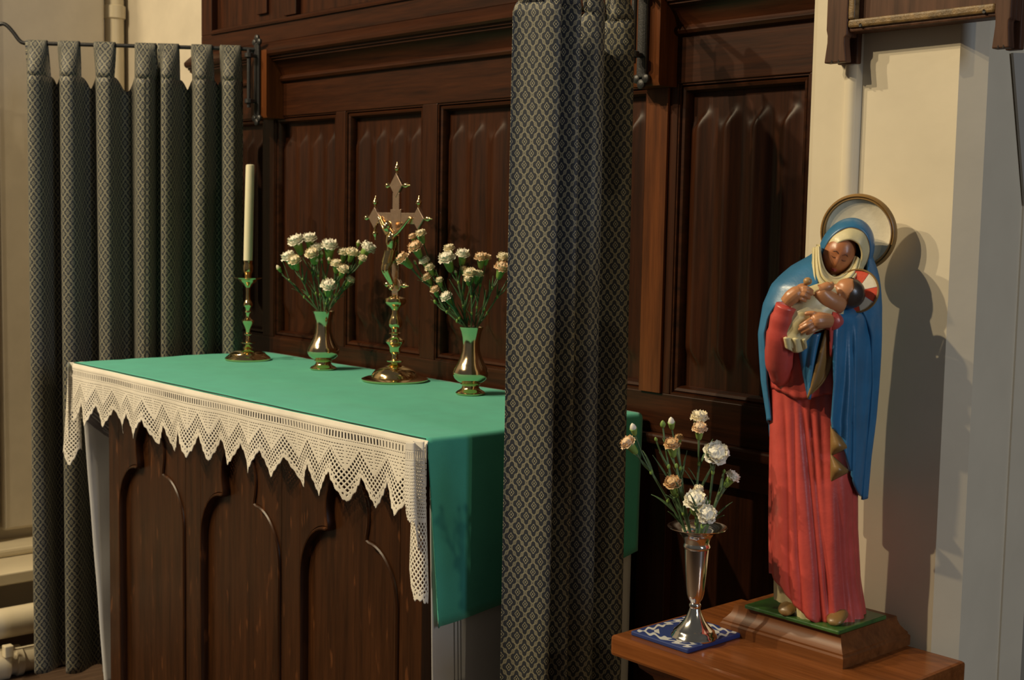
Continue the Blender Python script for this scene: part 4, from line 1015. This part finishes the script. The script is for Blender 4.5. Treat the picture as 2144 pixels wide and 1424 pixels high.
# hood, veil (shells open to the front)
def hoodshell(c, a, bq, cc, rim, back, nu=64, nv=26, wob=0.0, shape=None):
    rows = []
    for j in range(nv+1):
        row = []
        for i in range(nu):
            ph = 2*PI*i/nu; po0 = rim(ph); po = po0+(back-po0)*j/nv
            x = math.sin(po)*math.cos(ph); z = math.sin(po)*math.sin(ph); y = math.cos(po); q = 1+wob*math.sin(ph*9+po*3)
            pnt = c+HS*(a*x*q)+HF*(bq*y*q)+HU*(cc*z*q)
            row.append(pnt)
        rows.append(row)
    return rows
HC2 = S(1771, 527, -0.006)
rim = lambda ph: math.radians(56+4*max(0, math.sin(ph))+4*max(0, -math.sin(ph)))
HOOD = MB().grid(hoodshell(HC2, 0.0415, 0.047, 0.0560, rim, math.radians(176)), True).build('hood', 'mantle_blue', st, angle=180, solid=0.003)
rm_ = [hoodshell(HC2, 0.0415, 0.047, 0.0560, rim, math.radians(176))[0]]
ringp = rm_[0]; MB().tube(ringp+[ringp[0]], 0.0011, 8, False).build('hood_edge_line', 'gold_paint', HOOD)
rim2 = lambda ph: math.radians(40-2*max(0, math.sin(ph)))
MB().grid(hoodshell(HC2+HF*0.004, 0.0380, 0.0430, 0.0520, rim2, math.radians(110), wob=0.008), True).build('veil', 'cream_paint', st, angle=180, solid=0.004)
# neck cloth: folds swagged from the hood under the chin
inn = catmull([S(1716, 512, 0.026), S(1719, 540, 0.034), S(1728, 566, 0.040), S(1745, 580, 0.043), S(1764, 577, 0.042), S(1782, 560, 0.036), S(1791, 536, 0.026)], 8)
outc = catmull([S(1702, 520, 0.014), S(1701, 566, 0.036), S(1706, 606, 0.050), S(1736, 628, 0.058), S(1772, 616, 0.054), S(1800, 586, 0.040), S(1808, 552, 0.018)], 8)
rows = []
for j in range(29):
    v = j/28; row = []
    for i, (p, q) in enumerate(zip(inn, outc)):
        u = i/(len(inn)-1); c_ = p.lerp(q, v); row.append(c_+TH*(0.008*math.sin(PI*min(1, v*1.4))+0.0030*math.sin(v*24+u*3))+Vector((0, 0, 0.001*math.sin(v*17))))
    rows.append(row)
back_ = [p-TH*0.020 for p in inn]
MB().grid([back_]+rows).build('neck_cloth', 'cream_paint', st, angle=180, solid=0.002)
MB().ell(S(1740, 640, 0.022), 0.036, 0.026, 0.034, RH, TH, Vector((0, 0, 1)), 28, 18).build('veil_front', 'cream_paint', st)
# halo dish
hn = (RH*-0.52+TH*0.84+Vector((0, 0, -0.10))).normalized(); hc = S(1797, 487, -0.045)
MB().lathe(hc, [(0.0, -0.004), (0.030, -0.003), (0.052, 0.0), (0.0565, 0.003), (0.0565, -0.002), (0.03, -0.008)], 56, axis=hn).build('halo_dish', 'halo_cream', st)
MB().lathe(hc, [(0.0545, -0.004), (0.0545, 0.003), (0.0565, 0.0065), (0.0585, 0.0045), (0.0605, 0.007), (0.0635, 0.004), (0.0645, -0.001), (0.061, -0.006), (0.0545, -0.004)], 64, False, False, axis=hn).build('halo_rim', 'gold_paint', st)
# --- right arm (image left): sleeve and hand
MB().tube(catmull([S(1642, 800, 0.022), S(1632, 762, 0.048), S(1632, 715, 0.072), S(1637, 672, 0.083), S(1646, 640, 0.090)], 5), [0.015]*2+[0.020]*3+[0.0225]*4+[0.0215]*4+[0.019]*4+[0.0165]*4, 18).build('right_sleeve', 'robe_red', st, angle=180)
def hand(name, palm, fingers, thumb, wrist):
    mb = MB()
    mb.tube(catmull(palm, 4), wrist, 14)
    for f_ in fingers: mb.tube(catmull(f_[0], 3), f_[1], 9)
    mb.tube(catmull(thumb[0], 3), thumb[1], 9)
    o = mb.build(name, 'skin', st, angle=180); r_ = o.modifiers.new('fuse', 'REMESH'); r_.mode = 'VOXEL'; r_.voxel_size = 0.0011; r_.use_smooth_shade = True
    q = o.modifiers.new('ease', 'SMOOTH'); q.factor = 0.5; q.iterations = 2; return o
fr = [0.0040, 0.0040, 0.0039, 0.0037, 0.0035, 0.0032, 0.0024]
hand('right_hand', [S(1646, 634, 0.092), S(1656, 623, 0.096), S(1668, 614, 0.098), S(1676, 611, 0.098)],
     [([S(1674, 605, 0.099), S(1688, 603, 0.104), S(1702, 610, 0.100)], fr), ([S(1675, 610, 0.101), S(1688, 610, 0.107), S(1702, 617, 0.102)], fr), ([S(1673, 616, 0.102), S(1684, 618, 0.108), S(1696, 625, 0.103)], fr), ([S(1669, 622, 0.101), S(1678, 626, 0.106), S(1688, 631, 0.102)], [q*0.85 for q in fr])],
     ([S(1662, 612, 0.096), S(1676, 599, 0.096), S(1690, 598, 0.094)], [q*1.1 for q in fr]), [0.0105, 0.0108, 0.011, 0.0115, 0.012, 0.0122, 0.012, 0.012, 0.0118, 0.011, 0.0105, 0.009, 0.008])
# --- left cuff and hand
MB().tube(catmull([S(1752, 672, 0.070), S(1746, 672, 0.084), S(1739, 672, 0.096)], 4), [0.0140]*5+[0.0150]*4, 18).build('left_cuff', 'robe_red', st, angle=180)
rows = []
for j in range(13):
    v = j/12; rows.append([S(1736+10*u/6+1.5*v, 676+70*v, 0.098-0.010*u/6-0.010*v+0.002*math.sin(u)) for u in range(7)])
MB().grid(rows).build('left_sleeve_fall', 'robe_red', st, angle=180, solid=0.006)
hand('left_hand', [S(1737, 672, 0.100), S(1722, 671, 0.106), S(1708, 672, 0.110), S(1700, 674, 0.111)],
     [([S(1703, 666, 0.110), S(1690, 674, 0.116), S(1674, 684, 0.110)], fr), ([S(1703, 673, 0.112), S(1690, 681, 0.118), S(1672, 691, 0.110)], fr), ([S(1706, 680, 0.112), S(1694, 688, 0.117), S(1678, 697, 0.110)], fr), ([S(1710, 687, 0.110), S(1700, 694, 0.114), S(1688, 700, 0.108)], [q*0.85 for q in fr])],
     ([S(1716, 662, 0.108), S(1702, 656, 0.113), S(1685, 657, 0.110)], [q*1.1 for q in fr]), [0.0115, 0.0118, 0.012, 0.0125, 0.013, 0.0135, 0.0138, 0.0138, 0.0135, 0.013, 0.012, 0.0105, 0.009])
# --- baby
sw = MB(); path = catmull([S(1654, 726, 0.084), S(1664, 702, 0.086), S(1678, 672, 0.084), S(1702, 650, 0.078), S(1733, 640, 0.070), S(1752, 640, 0.064)], 6); rings = []
rads = [.015, .021, .028, .035, .036, .030]
for i, p in enumerate(path):
    t = i/(len(path)-1)*5; k = min(4, int(t)); r_ = rads[k]+(rads[k+1]-rads[k])*(t-k)
    tg = (path[min(i+1, len(path)-1)]-path[max(i-1, 0)]).normalized(); e1 = TH-tg*TH.dot(tg); e1.normalize(); e2 = tg.cross(e1)
    rings.append([p+e1*(r_*0.72*math.cos(a)*(1+0.05*math.sin(a*7+t*2)))+e2*(r_*math.sin(a)*(1+0.05*math.sin(a*7+t*2))) for a in [2*PI*q/40 for q in range(40)]])
sw.loft(rings); sw.build('baby_swaddle', 'cream_paint', st, angle=180)
fl_ = []
for j in range(9):
    v = j/8; fl_.append([S(1642+44*u+4*v, 706+16*v+14*math.sin(u*2.6+0.4)*v+4*u, 0.100+0.004*math.sin(u*14)-0.008*v) for u in [q/16 for q in range(17)]])
MB().grid(fl_).build('swaddle_hem', 'cream_paint', st, angle=180, solid=0.004)
MB().tube(catmull([S(1760, 640, 0.082), S(1738, 630, 0.090), S(1722, 616, 0.094), S(1716, 606, 0.094)], 4), [0.014, 0.0145, 0.015, 0.015, 0.015, 0.0145, 0.014, 0.0135, 0.013, 0.0125, 0.012, 0.010, 0.007], 16).build('baby_shoulder', 'skin', st, angle=180)
MB().tube(catmull([S(1718, 607, 0.096), S(1728, 602, 0.098), S(1738, 598, 0.096), S(1736, 592, 0.095)], 4), [0.0095, 0.009, 0.0085, 0.008, 0.008, 0.008, 0.008, 0.0075, 0.007, 0.0065, 0.006, 0.005, 0.003], 12).build('baby_hand', 'skin', st, angle=180)
BH = S(1777, 613, 0.074); bf = (RH*-0.80+TH*0.25+Vector((0, 0, 0.45))).normalized(); bu = (RH*0.55+Vector((0, 0, 0.8))); bu = (bu-bf*bu.dot(bf)).normalized(); bs_ = bf.cross(bu)
def bface(d):
    q = 1+0.22*math.exp(-((d.x/0.13)**2+((d.z+0.12)/0.14)**2))*(d.y > 0)
    for sx in (-1, 1): q -= 0.06*g2(d, sx*0.36, 0.1, 0, 0.15); q += 0.06*g2(d, sx*0.42, -0.3, 0, 0.24)
    return q+0.06*g2(d, 0, -0.5, 0, 0.12)+0.05*g2(d, 0, -0.8, 0, 0.2)
BHO = MB().ell(BH, 0.0205, 0.0250, 0.0225, bs_, bf, bu, 40, 30, bface).build('baby_head', 'skin', st, angle=180)
hr = []
for j in range(19):
    row = []
    for i in range(40):
        ph = 2*PI*i/40; r0 = math.radians(68+22*max(0, -math.sin(ph))**0.8+4*math.sin(ph*5)); po = r0+(math.radians(179)-r0)*j/18
        row.append(BH-bf*0.001+bs_*(0.0228*math.sin(po)*math.cos(ph))+bf*(0.0262*math.cos(po))+bu*(0.0245*math.sin(po)*math.sin(ph)))
    hr.append(row)
MB().grid(hr, True).build('baby_hair', 'hair', BHO, angle=180)
MB().ell(S(1757, 619, 0.0935), 0.0030, 0.0018, 0.0046, RH, TH, Vector((0, 0, 1)), 12, 8).build('baby_ear', 'skin', BHO)
# baby's halo: radial red and white fields
bn = (RH*-0.50+TH*0.80+Vector((0, 0, 0.15))).normalized(); bc_ = S(1794, 609, 0.054); bX = (Vector((0, 0, 1))-bn*bn.z).normalized(); bY = bn.cross(bX)
nsec = 8
for k in range(nsec):
    mb = MB(); a0 = 2*PI*(k+0.32)/nsec; a1 = 2*PI*(k+1.32)/nsec-0.02; inn = []; outr = []
    for q in range(9):
        a = a0+(a1-a0)*q/8; dv = bX*math.cos(a)+bY*math.sin(a); inn.append(bc_+dv*0.008); outr.append(bc_+dv*0.0335)
    lo = [p-bn*0.003 for p in inn]; ho = [p-bn*0.003 for p in outr]
    mb.grid([lo, inn, outr, ho]); mb.build('baby_halo_field', 'halo_red' if k % 2 else 'halo_white', st, smooth=False)
MB().lathe(bc_, [(0.0330, -0.004), (0.0330, 0.0016), (0.0352, 0.0020), (0.0358, -0.002), (0.0330, -0.004)], 44, False, False, axis=bn).build('baby_halo_rim', 'gold_paint', st)
# little ball held in the right hand
M['fruit'] = polychrome('painted_fruit', (0.42, 0.24, 0.09), 0.4, 0.1)
MB().ell(S(1691, 589, 0.098), 0.0068, 0.0068, 0.0062, nu=18, nv=12).build('held_fruit', 'fruit', st)

# ------------------------------------------------------------------ hanging frame and card on the pier
FY = 1.915
hf = thing('hanging_frame', (-1.19, 1.955, 1.68), 'carved dark oak frame with worn gilt fillet hanging above the statue', 'frame')
def fb(name, a, bb, mat='frame_oak', bev=0.003): return MB().box(a, bb).build(name, mat, hf, smooth=False, bev=bev)
a = ony(1727, 133, FY); bq = ony(1770, 133, FY); c = ony(2078, 105, FY); dq = ony(2112, 107, FY); rz = ony(1800, 64, FY).z; gz0 = ony(1800, 56, FY).z; gz1 = ony(1800, 38, FY).z
def foot_post(x0, x1):
    z0 = a.z; w_ = x1-x0
    outl = [(x0-0.002, z0), (x1+0.000, z0), (x1-w_*0.10, z0+0.030), (x1-w_*0.10, z0+0.040), (x1, z0+0.044), (x1, z0+0.9), (x0, z0+0.9), (x0, z0+0.055), (x0+w_*0.06, z0+0.046), (x0+w_*0.06, z0+0.034)]
    PF = MB().extrude_poly(outl, lambda u, v, d_: (u, FY+d_, v), 0.0, 0.018).build('post_front', 'frame_oak', hf, smooth=False, bev=0.002)
    MB().box((x0+0.004, FY+0.030, z0), (x1+0.002, FY+0.044, z0+0.9)).build('post_back', 'frame_oak', hf, smooth=False, bev=0.002)
    MB().box((x0+0.002, FY+0.017, z0+0.042), (x1, FY+0.031, z0+0.9)).build('post_core', 'frame_oak', hf, smooth=False, bev=0.001)
    for xx in (x0+w_*0.33, x0+w_*0.66):
        MB().tube([(xx, FY+0.001, z0), (xx, FY+0.001, z0+0.007)], [0.0026, 0.0004], 8).build('notch_shade', 'shade_wood', PF)  # solid dark cones, the shade of a notch put into their colour
foot_post(a.x, bq.x); foot_post(c.x, dq.x)
BR = fb('bottom_rail', (bq.x-0.004, FY+0.006, rz), (c.x+0.004, FY+0.040, gz0+0.004))
fb('gilt_fillet', (bq.x, FY+0.001, gz0), (c.x, FY+0.018, gz1), 'gilt', 0.004)
fb('gilt_side_fillet', (bq.x, FY+0.001, gz1), (bq.x+0.012, FY+0.018, gz1+0.8), 'gilt', 0.003)
fb('picture_panel', (bq.x, FY+0.020, gz0), (c.x, FY+0.028, gz1+0.8), 'frame_oak', 0)
for xx in (bq.x+0.025, c.x-0.018):
    MB().lathe((xx, FY+0.002, (gz0+rz)/2+0.006), [(0.0035, -0.003), (0.0030, 0.001)], 12, axis=(0, -1, 0)).build('screw_head', 'iron', BR)
XF = -1.0865
p1, p2, p3 = onx(2116, 111, XF), onx(2141, 430, XF), onx(2200, 440, XF)
mb = MB(); p4 = onx(2200, 100, XF)
outl = [(p1.y, p1.z), (p2.y, p2.z), (p2.y+0.12, p2.z-0.01), (p1.y+0.14, p1.z+0.012)]
mb.extrude_poly(outl, lambda u, v, d_: (XF+d_, u, v), 0.0005, 0.0045); nc = mb.build('notice_card', 'notice', smooth=False); tag(nc, 'grey card fixed on the side of the pier at far right', 'card')
